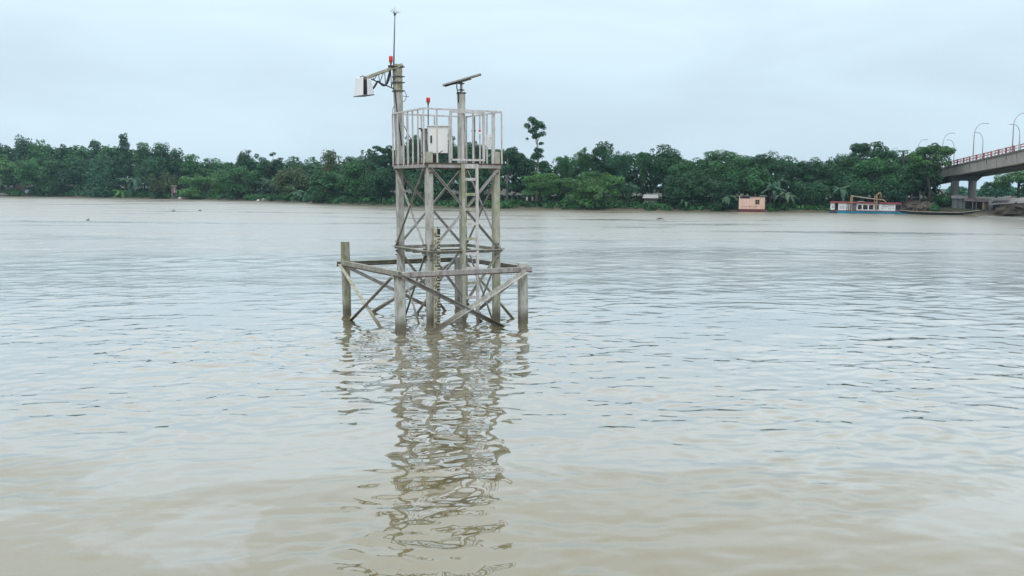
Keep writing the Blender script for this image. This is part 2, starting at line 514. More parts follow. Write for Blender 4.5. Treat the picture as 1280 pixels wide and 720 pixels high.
    n1 = noise_of(t, 1.5, 5, 0.62, (0.62, 0.7, 1), pos, 0.5)
    n2 = noise_of(t, 5.5, 3, 0.55, (0.45, 1.0, 1), pos, 0.3)
    gust = rng_of(t, noise_of(t, 0.035, 4, 0.65, (0.5, 1.3, 1), pos, 0.8), 0.35, 0.68, 0.06, 0.36)
    b1 = N(t, 'ShaderNodeBump')
    b1.inputs['Distance'].default_value = 0.38
    L(t, math_of(t, 'MULTIPLY', far, gust), b1.inputs['Strength'])
    L(t, n1, b1.inputs['Height'])
    b2 = N(t, 'ShaderNodeBump')
    b2.inputs['Distance'].default_value = 0.03
    b2.inputs['Strength'].default_value = 0.22
    L(t, n2, b2.inputs['Height'])
    L(t, rng_of(t, sp.outputs['Y'], 24, 60, 0.0, 0.3), b2.inputs['Strength'])
    L(t, b1.outputs[0], b2.inputs['Normal'])
    L(t, b2.outputs[0], p.inputs['Normal'])
    # added coat over all the water, stronger on the film, lifts the sky reflection
    L(t, rng_of(t, film, 0, 1, 0.62, 0.9), p.inputs['Coat Weight'])
    p.inputs['Coat IOR'].default_value = 1.55
    L(t, p.inputs['Roughness'].links[0].from_socket, p.inputs['Coat Roughness'])
    L(t, b2.outputs[0], p.inputs['Coat Normal'])
    o = raw_mesh('river_water', V, Q, m, smooth=True)
    return tag(o, 'wide muddy river with small wind ripples and a pale drifting film', 'river', kind='structure')
make_river()

# ------------------------------------------------------------------ far bank
SHORE = [(-260, 240.5), (-60, 243.5), (0, 245), (100, 246), (200, 248.3), (300, 250.3), (430, 255), (520, 258), (640, 261),
         (780, 263), (930, 264.6), (1030, 264.8), (1140, 265.9), (1215, 268.6), (1290, 271), (1420, 273), (1600, 277)]
SX = np.array([p[0] for p in SHORE], float)
SY = np.array([p[1] for p in SHORE], float)
def shore(px):
    p = on_z(px, float(np.interp(px, SX, SY)), 0)
    return p
def bank(px, off):
    """point on the bank, off metres behind the waterline, on the line of sight of column px"""
    p = shore(px)
    d = Vector((p.x, p.y, 0))
    d = d * (1 + off / d.length)
    return Vector((d.x, d.y, ground_z(off)))
def ground_z(off):
    return float(np.interp(off, [-6, 0, 1.5, 6, 20, 60, 400], [-0.9, -0.04, 0.45, 0.9, 1.5, 2.2, 4.0]))
def make_bank():
    cols = np.linspace(-400, 1900, 400)
    offs = [-6, -2, 0, .6, 1.5, 3, 6, 12, 20, 35, 60, 120, 300, 1200]
    V = []
    for off in offs:
        for i, px in enumerate(cols):
            p = shore(min(max(px, -260), 1600))
            d = Vector((p.x, p.y, 0))
            if px < -260 or px > 1600:
                ang = math.radians((px + 260 if px < 0 else px - 1600) * .12)
                d = Matrix.Rotation(-ang, 3, 'Z') @ d
            L_ = d.length
            jit = 2.2 * float(pn(np.array([d.x / 9.]), np.array([d.y / 9. + .3]))[0]) + 0.9 * float(pn(np.array([d.x / 3.]), np.array([d.y / 3. + .3]))[0])
            q = d * (1 + (off + jit * (off < 30)) / L_)
            z = ground_z(off) + (0.25 * float(pn(np.array([q.x / 4]), np.array([q.y / 4]))[0]) if off > 0 else 0)
            V.append((q.x, q.y, z))
    n = len(cols)
    idx = np.arange(len(V)).reshape(len(offs), n)
    Q = np.stack([idx[:-1, :-1], idx[:-1, 1:], idx[1:, 1:], idx[1:, :-1]], -1).reshape(-1, 4)
    return tag(raw_mesh('river_bank', np.array(V), Q, 'soil', smooth=True), 'low muddy far river bank', 'bank', kind='structure')
make_bank()

# ------------------------------------------------------------------ foliage
def leaf_quads(P, Nn, size, rng, aspect=0.6, flat=0.0, droop=0.0):
    """one small leaf spray (quad) per point, facing roughly Nn"""
    n = len(P)
    Nn = Nn / np.linalg.norm(Nn, axis=1, keepdims=True)
    a = rng.normal(size=(n, 3))
    a[:, 2] -= droop
    a -= Nn * (a * Nn).sum(1, keepdims=True)
    a /= np.linalg.norm(a, axis=1, keepdims=True) + 1e-9
    b = np.cross(Nn, a)
    s = size * rng.uniform(0.6, 1.35, n)[:, None]
    w = s * aspect
    V = np.stack([P - a * s * .5 - b * w * .2, P + b * w * .5 - a * s * .15 + Nn * s * .1, P + a * s * .5 + b * w * .15, P - b * w * .5 + a * s * .15 + Nn * s * .1], 1)
    return V.reshape(-1, 3)
def lobes_to_leaves(lobes, n, size, rng, up=0.6, aspect=0.62, droop=0.0, shell=0.72):
    lb = np.asarray(lobes, float)
    ar = (lb[:, 3] * lb[:, 4] + lb[:, 3] * lb[:, 5] + lb[:, 4] * lb[:, 5])
    pick = rng.choice(len(lb), n, p=ar / ar.sum())
    d = rng.normal(size=(n, 3))
    d[:, 2] += 0.35
    d /= np.linalg.norm(d, axis=1, keepdims=True)
    rad = rng.uniform(shell, 1.06, n)[:, None]
    r3 = lb[pick, 3:6]
    P = lb[pick, :3] + d * r3 * rad
    Nn = d / r3 * r3.mean(1, keepdims=True) + rng.normal(size=(n, 3)) * 0.42
    Nn[:, 2] += up
    V = leaf_quads(P, Nn, size, rng, aspect, droop=droop)
    lob_t = rng.uniform(0, 1, len(lb))[pick]
    tint = np.clip(0.62 * lob_t + 0.38 * rng.uniform(0, 1, n), 0, 1)
    return V, np.arange(n * 4).reshape(n, 4), tint
def crown_lobes(kind, Wd, z0, z1, rng):
    H = z1 - z0
    D = Wd * 0.75
    Ls = []
    if kind == 'broad':                       # layered spreading crown
        for k in range(64):
            a = rng.uniform(0, 2 * math.pi)
            r = math.sqrt(rng.uniform(0, 1)) * .46
            dome = z1 - H * (.12 * rng.uniform() + 1.7 * (r ** 2.0) * (.8 + .4 * math.sin(a * 3 + Wd)))
            s = Wd * rng.uniform(.075, .135)
            z = dome - s * .5 - (dome - z0) * rng.uniform(0, 1) ** 1.6 * .95
            Ls.append((math.cos(a) * r * Wd, math.sin(a) * r * D, max(z, z0), s * 1.15, s * 1.15, s * rng.uniform(.45, .7)))
    elif kind == 'round':
        for k in range(34):
            d = rng.normal(size=3)
            d /= np.linalg.norm(d)
            rr = rng.uniform(0.45, 1.0) ** 0.5
            s = rng.uniform(0.14, 0.23) * min(Wd, H * 1.1)
            Ls.append((d[0] * rr * (Wd / 2 - s * .7), d[1] * rr * (D / 2 - s * .7), z0 + H / 2 + d[2] * rr * (H / 2 - s * .75), s, s, s * rng.uniform(.65, .9)))
        for k in range(5):
            a = rng.uniform(-.35, .35)
            s = rng.uniform(0.05, .09) * Wd
            Ls.append((a * Wd, rng.normal() * D * .12, z1 - H * (abs(a) ** 2) * 1.1 - s, s, s, s))
    elif kind == 'column':                    # vine-smothered trunk, lumpy tower
        steps = max(5, int(H / 1.3))
        for i in range(steps):
            f = i / (steps - 1)
            r = 0.5 * (1 - .45 * f) * Wd
            for k in range(7):
                a = rng.uniform(0, 2 * math.pi)
                s = Wd * rng.uniform(.15, .25) * (1 - .15 * f)
                Ls.append((math.cos(a) * (r - s * .6) * rng.uniform(.4, 1) + math.sin(f * 5 + Wd) * .05 * Wd, math.sin(a) * (r - s * .6) * .8, z0 + f * (H - s) + rng.normal() * .3, s, s, s * rng.uniform(.8, 1.2)))
    elif kind == 'bamboo':                    # arching culms with feathery drooping sprays
        for k in range(34):
            a = rng.uniform(0, 2 * math.pi)
            reach = rng.uniform(.12, .5)
            top = H * rng.uniform(.62, 1.0) * (1 - 0.35 * reach)
            for j in range(9):
                f = .3 + .7 * j / 8
                rr = reach * f ** 2.2
                dz = top * math.sin(min(f * 1.9, 1.9)) / math.sin(math.pi / 2)
                s = Wd * .05 * (1.5 - .8 * f)
                Ls.append((math.cos(a) * rr * Wd, math.sin(a) * rr * D, z0 + dz, s * 1.25, s * 1.25, s * 1.5))
    elif kind == 'umbrella':                  # flat-topped open crown
        for k in range(40):
            a = rng.uniform(0, 2 * math.pi)
            r = math.sqrt(rng.uniform(.02, 1)) * .42
            f = rng.uniform(0, 1)
            s = Wd * rng.uniform(.07, .13)
            Ls.append((math.cos(a) * r * Wd, math.sin(a) * r * D, z1 - s * .6 - H * (.6 * f * (0.4 + r) + 1.2 * r * r), s, s, s * rng.uniform(.5, .75)))
    else:                                     # bush
        for k in range(16):
            a = rng.uniform(0, 2 * math.pi)
            r = math.sqrt(rng.uniform(0, 1)) * .4
            s = min(Wd, H) * rng.uniform(.16, .27)
            Ls.append((math.cos(a) * r * Wd, math.sin(a) * r * D, z0 + (H - s) * rng.uniform(.15, 1) * (1 - r), s, s, s * .85))
    return Ls
def mpp(p):
    """metres per photo pixel at point p"""
    return math.hypot(p.x, p.y) / F
def trunk_mesh(Hc, lean, r, lobes, rng, n_limb=6):
    mb = MB()
    top = Vector((lean, 0, Hc))
    pts = [Vector((0, 0, -.5)), Vector((lean * .15 + rng.normal() * .1, 0, Hc * .35)), Vector((lean * .5 + rng.normal() * .15, rng.normal() * .15, Hc * .7)), top]
    mb.tube(pts, [r * 1.35, r, r * .8, r * .45], 7)
    for k in range(n_limb):
        l = lobes[int(rng.integers(len(lobes)))]
        s = pts[1].lerp(pts[3], rng.uniform(.1, .8))
        e_ = Vector(l[:3])
        mb.tube([s, s.lerp(e_, .5) + Vector((0, 0, -.1 * (e_ - s).length)), e_], [r * .45, r * .28, r * .12], 5)
    return mb
def tree(name, px, top, wpx, bot, kind, m, off, label, bark='bark', dens=1.0, lean=0.0, base_px=None):
    rng = np.random.default_rng(abs(hash((px, top, wpx))) % (2**31))
    base = bank(px, off)
    k = mpp(base)
    zt = at(px, top, base.y).z - base.z
    zb = max(at(px, bot, base.y).z - base.z, 0.3)
    Wd = wpx * k * (1.35 if kind == 'column' else 1.12)
    g = 'trees along the far bank'
    root = thing(name, label, 'tree', base, math.atan2(-base.x, base.y), g)
    lobes = crown_lobes(kind, Wd, zb, zt, rng)
    lb = np.array(lobes)
    lf = {'bamboo': 1.35, 'broad': 1.45, 'column': 1.4, 'umbrella': 1.35}.get(kind, 1.5) * k * 1.45
    n = int(np.clip(dens * 8.5 * Wd * (zt - zb) / (lf * lf * .62), 900, 9500))
    V, Q, T_ = lobes_to_leaves(lobes, n, lf, rng, up=.9 if kind in ('broad', 'umbrella') else .55,
                               aspect=.34 if kind == 'bamboo' else .62, droop=1.2 if kind == 'bamboo' else .25)
    hc = zb + (zt - zb) * .72
    if kind == 'bamboo':
        mb = MB()
        for j in range(9):
            a = rng.uniform(0, 6.28)
            x, y = math.cos(a), math.sin(a)
            mb.tube([(x * .3, y * .3, -.3), (x * .6, y * .5, zt * .45), (x * Wd * .16, y * Wd * .12, zt * .85)], [.08, .06, .03], 5)
        mb.build('stem', 'bark_green', root, True)
    else:
        trunk_mesh(hc, lean * k, max(.14, Wd * .028), lobes, rng).build('trunk', bark, root, True)
    raw_mesh('crown', V, Q, m, root, T_)
    return root

TREES = [
 # name, px, top, width, bottom, kind, leaf, offset, label
 ('tree', 3, 179, 30, 236, 'round', 'leaf_blue', 16, 'hazy blue green tree cut by the left edge of the photo'),
 ('tree', 33, 172, 25, 225, 'column', 'leaf_dark', 11, 'tall vine wrapped tree rising above the pale gable at far left'),
 ('tree', 54, 174, 30, 225, 'round', 'leaf_mid', 12, 'rounded tree just right of the tall vine wrapped tree at far left'),
 ('tree', 80, 180, 34, 228, 'round', 'leaf_dark', 14, 'dark low topped tree left of the small notched crown'),
 ('tree', 100, 181, 28, 226, 'round', 'leaf_mid', 13, 'mid green tree with flat ragged top before the sky notch'),
 ('tree', 122, 176, 17, 222, 'column', 'leaf_dark', 10, 'narrow leaning vine covered tree beside the first sky notch'),
 ('tree', 138, 180, 28, 226, 'round', 'leaf_mid', 12, 'rounded tree just left of the knobbly vine tower'),
 ('tree', 157, 168, 13, 215, 'column', 'leaf_dark', 8, 'thin knobbly vine tower standing highest on the left bank'),
 ('tree', 181, 180, 20, 225, 'column', 'leaf_mid', 9, 'vine draped tree with an arched sky gap at its top'),
 ('tree', 202, 179, 26, 228, 'column', 'leaf_dark', 10, 'lumpy vine covered tree right of the arched sky gap'),
 ('tree', 223, 187, 20, 228, 'column', 'leaf_dark', 12, 'stepped dark tree where the left treeline drops'),
 ('tree', 241, 192, 26, 232, 'round', 'leaf_mid', 14, 'small pointed crown at the foot of the left slope'),
 ('tree', 270, 196, 42, 236, 'broad', 'leaf_mid', 18, 'low wide tree in the dip of the left treeline'),
 ('tree', 311, 187, 30, 232, 'round', 'leaf_dark', 14, 'dark domed tree right of the left dip'),
 ('tree', 340, 189, 32, 232, 'broad', 'leaf_dark', 12, 'dark tree with jagged leafy top over the grey palm'),
 ('tree', 368, 195, 26, 236, 'round', 'leaf_blue', 30, 'hazy far tree behind the jagged leafy one'),
 ('tree', 392, 196, 28, 236, 'round', 'leaf_blue', 34, 'pale hazy tree at the lowest point of the treeline'),
 ('tree', 414, 190, 24, 236, 'column', 'leaf_olive', 14, 'dark drooping topped tree left of the platform'),
 ('tree', 438, 194, 34, 234, 'broad', 'leaf_blue', 30, 'flat hazy tree seen behind the gap left of the tower'),
 ('tree', 461, 186, 34, 238, 'round', 'leaf_dark', 12, 'dark bushy tree left of the railed platform'),
 ('tree', 482, 176, 36, 236, 'broad', 'leaf_dark', 9, 'tall dark tree whose crown meets the left railing corner'),
 ('tree', 517, 168, 44, 238, 'round', 'leaf_dark', 10, 'dense dark tree behind the left railing balusters'),
 ('tree', 556, 166, 40, 240, 'round', 'leaf_dark', 11, 'dense dark tree behind the white cabinet'),
 ('tree', 594, 176, 42, 240, 'round', 'leaf_dark', 12, 'dense dark tree behind the ladder'),
 ('tree', 634, 176, 50, 236, 'broad', 'leaf_dark', 8, 'big dark spreading tree right of the tower platform'),
 ('tree', 706, 190, 36, 240, 'bamboo', 'leaf_mid', 9, 'arching bamboo clump right of the tall lone tree'),
 ('tree', 730, 181, 34, 238, 'bamboo', 'leaf_mid', 11, 'bamboo clump with one drooping tip against the sky'),
 ('tree', 754, 176, 34, 232, 'round', 'leaf_dark', 12, 'dark rounded tree above the bamboo'),
 ('tree', 777, 185, 40, 246, 'bamboo', 'leaf_blue', 8, 'soft blue green bamboo left of the tin shed roof'),
 ('tree', 803, 187, 30, 240, 'bamboo', 'leaf_mid', 12, 'bamboo clump directly above the tin shed roof'),
 ('tree', 829, 180, 46, 234, 'round', 'leaf_dark', 13, 'dark domed tree right of the tin shed'),
 ('tree', 853, 199, 40, 252, 'round', 'leaf_mid', 7, 'mid green tree in front of the dark dome'),
 ('tree', 897, 181, 66, 236, 'broad', 'leaf_mid', 9, 'wide flat topped tree left of the salmon hut'),
 ('tree', 961, 186, 62, 236, 'broad', 'leaf_dark', 10, 'spreading dark tree above the salmon hut'),
 ('tree', 1016, 195, 46, 240, 'broad', 'leaf_dark', 10, 'dark tree with flat fingers of leaves right of the hut'),
 ('tree', 1051, 191, 44, 242, 'round', 'leaf_dark', 9, 'dark round tree above the left end of the blue boat'),
 ('tree', 1089, 172, 54, 214, 'umbrella', 'leaf_dark', 13, 'tall umbrella crowned tree above the blue boat'),
 ('tree', 1096, 196, 66, 248, 'round', 'leaf_mid', 6, 'broad mid green tree in front of the umbrella crowned one'),
 ('tree', 1138, 187, 44, 246, 'round', 'leaf_dark', 10, 'dark tree between umbrella crown and bridge end'),
 ('tree', 1162, 177, 46, 220, 'umbrella', 'leaf_light', 4, 'light green open crowned tree overlapping the bridge end'),
 ('tree', 1153, 198, 38, 232, 'broad', 'leaf_mid', 5, 'lower leafy tree with bent trunks left of the bridge pier'),
 ('tree', 1272, 212, 46, 236, 'umbrella', 'leaf_light', 30, 'light green tree seen under the bridge deck'),
 ('tree', 1244, 226, 34, 246, 'round', 'leaf_blue', 70, 'hazy tree far behind the bridge pier'),
 ('tree', 1312, 216, 60, 250, 'round', 'leaf_mid', 34, 'tree behind the tin roofed shed at the right edge'),
 # lower front layer
 ('tree', 18, 192, 40, 230, 'broad', 'leaf_light', 5, 'light green spreading tree hiding the pale gable'),
 ('tree', 58, 189, 52, 244, 'broad', 'leaf_mid', 3, 'large layered tree leaning over the water at far left'),
 ('tree', 98, 196, 44, 246, 'round', 'leaf_dark', 3.5, 'dark bushy tree right of the large layered one'),
 ('tree', 130, 194, 40, 247, 'column', 'leaf_blue', 3, 'blue green vine curtain under the knobbly tower'),
 ('tree', 196, 194, 36, 240, 'round', 'leaf_dark', 4, 'dark tree above the grey green banana plants'),
 ('tree', 205, 214, 34, 249, 'round', 'leaf_olive', 1.5, 'brownish olive tree beside the narrow waterside shack'),
 ('tree', 254, 212, 52, 249, 'broad', 'leaf_light', 1.8, 'light green low spreading tree right of the narrow shack'),
 ('tree', 300, 206, 52, 250, 'round', 'leaf_mid', 2, 'mid green rounded tree left of the grey palm'),
 ('tree', 366, 208, 40, 250, 'round', 'leaf_olive', 5, 'olive brown tree behind the pale banana clump'),
 ('tree', 412, 205, 44, 252, 'broad', 'leaf_mid', 3, 'mid green tree with yellowish top left of the fender frame'),
 ('tree', 446, 198, 44, 256, 'round', 'leaf_mid', 3, 'mid green tree left of the tower legs'),
 ('tree', 476, 206, 40, 258, 'round', 'leaf_dark', 2.5, 'dark waterside tree just left of the tower'),
 ('tree', 540, 204, 54, 260, 'round', 'leaf_dark', 3, 'dark waterside tree seen between the tower legs'),
 ('tree', 592, 206, 50, 260, 'round', 'leaf_dark', 3, 'dark waterside tree behind the ladder'),
 ('tree', 676, 211, 44, 242, 'broad', 'leaf_light', 3, 'pale green layered tree under the tall lone tree'),
 ('tree', 742, 212, 66, 254, 'broad', 'leaf_light', 2.2, 'wide pale layered tree hanging over the water'),
 ('tree', 785, 226, 32, 262, 'bamboo', 'leaf_blue', 2, 'low soft bamboo at the waterline left of the tin shed'),
 ('tree', 850, 214, 42, 260, 'round', 'leaf_dark', 3, 'dark tree behind the pale banana left of the hut'),
 ('tree', 893, 214, 58, 260, 'broad', 'leaf_dark', 3.5, 'dark lower tree left of the salmon hut'),
 ('tree', 940, 208, 50, 248, 'round', 'leaf_mid', 6, 'mid green tree directly behind the salmon hut'),
 ('tree', 1012, 224, 44, 262, 'round', 'leaf_dark', 3, 'dark round bushy tree between hut and blue boat'),
 ('tree', 1060, 222, 40, 258, 'round', 'leaf_dark', 5, 'dark tree behind the cabin of the blue boat'),
 ('tree', 1116, 214, 40, 256, 'round', 'leaf_dark', 4, 'dark tree behind the bow of the blue boat'),
]
for r_ in TREES:
    tree(*r_, bark='bark_pale' if r_[1] in (634,) else 'bark', lean={1162: -9, 1153: 10}.get(r_[1], 0))

# tall lone tree: bare bole with separate clumps
def lone_tree():
    base = bank(671, 10)
    k = mpp(base)
    root = thing('lone_tree', 'tall thin lone tree with bare trunk standing above the treeline', 'tree', base, math.atan2(-base.x, base.y))
    rng = np.random.default_rng(5)
    X = lambda px: (px - 671) * k
    Z = lambda py: at(671, py, base.y).z - base.z
    cl = [(664, 150, 6, 4), (673, 155, 8, 5), (659, 157, 5, 3.5), (679, 158, 4.5, 3), (668, 163, 6, 4), (662, 164, 3.5, 2.5), (677, 167, 5, 3.2), (671, 169, 6, 3),
          (667, 171, 4, 2.2), (658, 173.5, 2, 1.6), (675, 179.3, 3.4, 1.8), (669, 188, 5, 3), (675, 189.5, 4.5, 3), (671, 193, 6, 3), (676, 196, 4, 2.5), (668, 198, 6, 4), (663, 204, 8, 4), (677, 205, 7, 4)]
    lobes = []
    for (px, py, w, h) in cl:
        for j in range(4):
            lobes.append((X(px) + rng.normal() * w * .3 * k, rng.normal() * w * .35 * k, Z(py) + rng.normal() * h * .25 * k, w * .72 * k, w * .72 * k, h * .9 * k))
    V, Q, T_ = lobes_to_leaves(lobes, 6500, 1.75 * k, rng, .7)
    mb = MB()
    mb.tube([(0, 0, -.4), (X(671.5), 0, Z(230)), (X(672), 0, Z(200)), (X(671), 0, Z(180)), (X(669), 0, Z(165)), (X(668), 0, Z(152))], [.35, .3, .24, .17, .11, .05], 7)
    for (px, py, w, h) in cl[:9:2]:
        mb.tube([(X(670.5), 0, Z(min(py + 10, 196))), (X(px), 0, Z(py))], [.09, .03], 5)
    mb.build('trunk', 'bark_pale', root, True)
    raw_mesh('crown', V, Q, 'leaf_dark', root, T_)
lone_tree()

# palms and banana plants: every frond is a part
def frond(ln, wd, arch, rng, leaflets):
    """arching blade along local +x; leaflets=True gives a feather palm frond"""
    V, Q = [], []
    n = 9
    pts = []
    for i in range(n + 1):
        f = i / n
        pts.append(Vector((ln * (f - .18 * arch * f * f), 0, ln * (.55 * f * (1.1 - arch * .2) - arch * .75 * f ** 2.3))))
    if leaflets:
        for i in range(1, n + 1):
            f = i / n
            w = wd * math.sin(math.pi * min(1, .15 + f * .85)) ** .6 + .05
            p, d = pts[i], (pts[i] - pts[i - 1])
            for s_ in (-1, 1):
                o = len(V)
                tip = p + Vector((d.x * 1.2, s_ * w, d.z * 1.2 - w * .55))
                V += [p - d * .55, p + d * .1, tip + d * .25, tip]
                Q.append((o, o + 1, o + 2, o + 3))
            o = len(V)
            t_ = Vector((0, .03, 0))
            V += [pts[i - 1] - t_, pts[i - 1] + t_, p + t_, p - t_]
            Q.append((o, o + 1, o + 2, o + 3))
    else:
        for i in range(n):
            f0, f1 = i / n, (i + 1) / n
            w0 = wd * max(.06, math.sin(math.pi * (f0 ** .8)) ** .7) if f0 > .12 else .05
            w1 = wd * max(.03, math.sin(math.pi * (f1 ** .8)) ** .7) if f1 > .12 else .05
            for s_ in (-1, 1):
                o = len(V)
                g = .25 if rng.uniform() > .3 else .6
                V += [pts[i], pts[i + 1], pts[i + 1] + Vector((0, s_ * w1, -w1 * g)), pts[i] + Vector((0, s_ * w0 * .92, -w0 * g))]
                Q.append((o, o + 1, o + 2, o + 3) if s_ < 0 else (o + 3, o + 2, o + 1, o))
    return np.array([tuple(v) for v in V]), np.array(Q)
def frond_plant(name, cat, px, hub_py, ln_px, nf, label, m, off, palm=False, trunk_r=.12, droop=.8, group=None, dry=0, base=None):
    rng = np.random.default_rng(int(px * 7 + nf))
    base = base or bank(px, off)
    k = mpp(base)
    root = thing(name, label, cat, base, math.atan2(-base.x, base.y), group)
    zh = at(px, hub_py, base.y).z - base.z
    MB().tube([(0, 0, -.3), (.05 * zh, .02, zh * .5), (0, 0, zh)], [trunk_r * 1.2, trunk_r, trunk_r * .8], 7).build('trunk', 'bark' if palm else 'bark_green', root, True)
    meshes = []
    for v in range(3):
        V, Q = frond(ln_px * k, ln_px * k * (.22 if palm else .15), droop * (.7 + .4 * v), rng, palm)
        o = raw_mesh('frond', V, Q, m, root, rng.uniform(.3, 1, len(Q)))
        meshes.append(o)
    for i in range(nf):
        o = meshes[i] if i < 3 else meshes[i % 3].copy()
        if i >= 3:
            COL.objects.link(o)
            o.parent = root
        o.location = (0, 0, zh)
        o.rotation_euler = (0, rng.uniform(-.55, .3) if i % 2 else rng.uniform(-.25, .5), i * 2.4 + rng.uniform(-.3, .3))
        s_ = rng.uniform(.75, 1.1)
        o.scale = (s_, s_, s_)
    return root
GB = 'banana plants and palms on the bank'
for a in [
    ('banana_plant', 'plant', 163, 224, 15, 9, 'grey green banana plant with long arching leaves left of the narrow shack', 'leaf_banana', 1.0),
    ('banana_plant', 'plant', 173, 221, 14, 9, 'taller banana plant whose leaf points up at the dark trees', 'leaf_banana', 1.6),
    ('banana_plant', 'plant', 153, 236, 12, 8, 'short banana plant at the waterline left of the tall pair', 'leaf_light', .6),
    ('banana_plant', 'plant', 292, 243, 7, 7, 'small bright banana shoot at the waterline', 'leaf_light', .5),
    ('banana_plant', 'plant', 373, 237, 11, 9, 'pale banana plant right of the grey palm', 'leaf_banana', .8),
    ('banana_plant', 'plant', 379, 242, 9, 8, 'small pale banana plant hanging over the waterline', 'leaf_banana', .5),
    ('banana_plant', 'plant', 362, 243, 9, 8, 'dull banana plant between grey palm and pale banana', 'leaf_mid', .8),
    ('banana_plant', 'plant', 812, 249, 8, 8, 'small banana plant in front of the tin shed', 'leaf_banana', .6),
    ('banana_plant', 'plant', 857, 249, 10, 9, 'drooping banana plant at the waterline right of the tin shed', 'leaf_banana', .5),
    ('banana_plant', 'plant', 908, 243, 13, 9, 'banana plant close to the left wall of the salmon hut', 'leaf_banana', .9),
    ('banana_plant', 'plant', 966, 232, 15, 10, 'tall banana clump leaning over the right wall of the hut', 'leaf_banana', 1.2),
    ('banana_plant', 'plant', 981, 240, 14, 9, 'drooping banana clump right of the hut', 'leaf_palm', .8),
    ('banana_plant', 'plant', 973, 224, 11, 7, 'upright pale banana leaves behind the hut', 'leaf_banana', 2.4),
    ('banana_plant', 'plant', 1050, 233, 13, 9, 'banana plant rising above the stern of the blue boat', 'leaf_banana', 1.2),
]:
    frond_plant(a[0], a[1], a[2], a[3] + 4, a[4] * 1.4, a[5] + 3, *a[6:], group=GB, droop=.95)
frond_plant('palm_tree', 'palm', 340, 228, 15, 16, 'grey leaved palm at the waterline below the jagged tree', 'leaf_palm', 1.5, True, .25, .8, GB)
frond_plant('palm_tree', 'palm', 368, 197, 6, 10, 'tiny far palm head sticking out of the hazy trees', 'leaf_dark', 30, True, .2, .8, GB)
frond_plant('palm_tree', 'palm', 411, 195, 8, 12, 'dark drooping palm head left of the platform', 'leaf_dark', 12, True, .25, 1.0, GB)
frond_plant('palm_tree', 'palm', 424, 196, 7, 10, 'small dark palm head beside the hazy gap', 'leaf_dark', 13, True, .2, .8, GB)
frond_plant('palm_tree', 'palm', 1125, 189, 9, 14, 'spiky coconut palm head between umbrella crown and bridge', 'leaf_dark', 8, True, .2, .7, GB)

# undergrowth along the water and the wood behind: nobody could count these
def undergrowth():
    rng = np.random.default_rng(21)
    Ls = []
    for px in np.arange(-150, 1172, 1.5):
        if 1118 < px < 1165 or 914 < px < 960: continue
        off = rng.uniform(.4, 6)
        b = bank(px, off)
        k = mpp(b)
        s = rng.uniform(2.0, 5.2) * k
        Ls.append((b.x, b.y, b.z + s * .45, s, s, s * .9))
    for px in np.arange(1163, 1186, .8):                     # shrubs filling the foot of the bridge ramp
        off = rng.uniform(8, 13)
        b = bank(px, off)
        s = rng.uniform(3, 6) * mpp(b)
        Ls.append((b.x, b.y, b.z + s * rng.uniform(.4, 2.2), s, s, s * .8))
    V, Q, T_ = lobes_to_leaves(Ls, 62000, .55, rng, .5)
    tag(raw_mesh('undergrowth', V, Q, 'leaf_mid', None, T_), 'tangled undergrowth along the waterline of the far bank', 'undergrowth', kind='stuff')
def forest():
    rng = np.random.default_rng(22)
    tx = [-200, 0, 30, 60, 105, 150, 200, 225, 250, 290, 330, 350, 400, 450, 480, 520, 570, 640, 668, 690, 720, 770, 830, 860, 900, 960, 990, 1050, 1110, 1170, 1185, 1195]
    ty = [182, 182, 178, 180, 183, 182, 186, 197, 200, 200, 196, 203, 201, 200, 190, 178, 178, 186, 200, 205, 198, 192, 188, 200, 192, 194, 201, 198, 192, 196, 216, 226]
    Ls = []
    for px in np.arange(-200, 1172, 2.0):
        top = float(np.interp(px, tx, ty)) + 3.2
        for j in range(7):
            off = rng.uniform(13, 26)
            b = bank(px + rng.uniform(-2, 2), off)
            k = mpp(b)
            zt = at(px, top + rng.uniform(0, 5), b.y).z
            s = rng.uniform(3.0, 6.5) * k
            z = b.z + .5 + (zt - b.z - s) * (j / 6) ** .8
            Ls.append((b.x, b.y, z, s, s, s * .8))
    V, Q, T_ = lobes_to_leaves(Ls, 130000, .95, rng, .5)
    tag(raw_mesh('forest', V, Q, 'leaf_dark', None, T_), 'dark wood behind the waterside trees reading as one mass', 'wood', kind='stuff')
    # far trees beyond the bridge, mostly haze
    Ls = []
    for px in np.arange(1185, 1420, 3.0):
        for j in range(4):
            off = rng.uniform(120, 180)
            b = bank(px, off)
            k = mpp(b)
            zt = at(px, 233 + 3 * math.sin(px * .13) + rng.uniform(0, 3) - (3 if px > 1250 else 0), b.y).z
            s = rng.uniform(3, 5) * k
            Ls.append((b.x, b.y, b.z + (zt - b.z - s) * j / 3, s, s, s * .8))
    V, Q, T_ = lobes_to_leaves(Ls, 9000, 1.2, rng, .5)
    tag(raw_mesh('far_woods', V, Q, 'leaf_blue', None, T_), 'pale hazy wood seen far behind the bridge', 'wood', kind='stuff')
undergrowth()
forest()

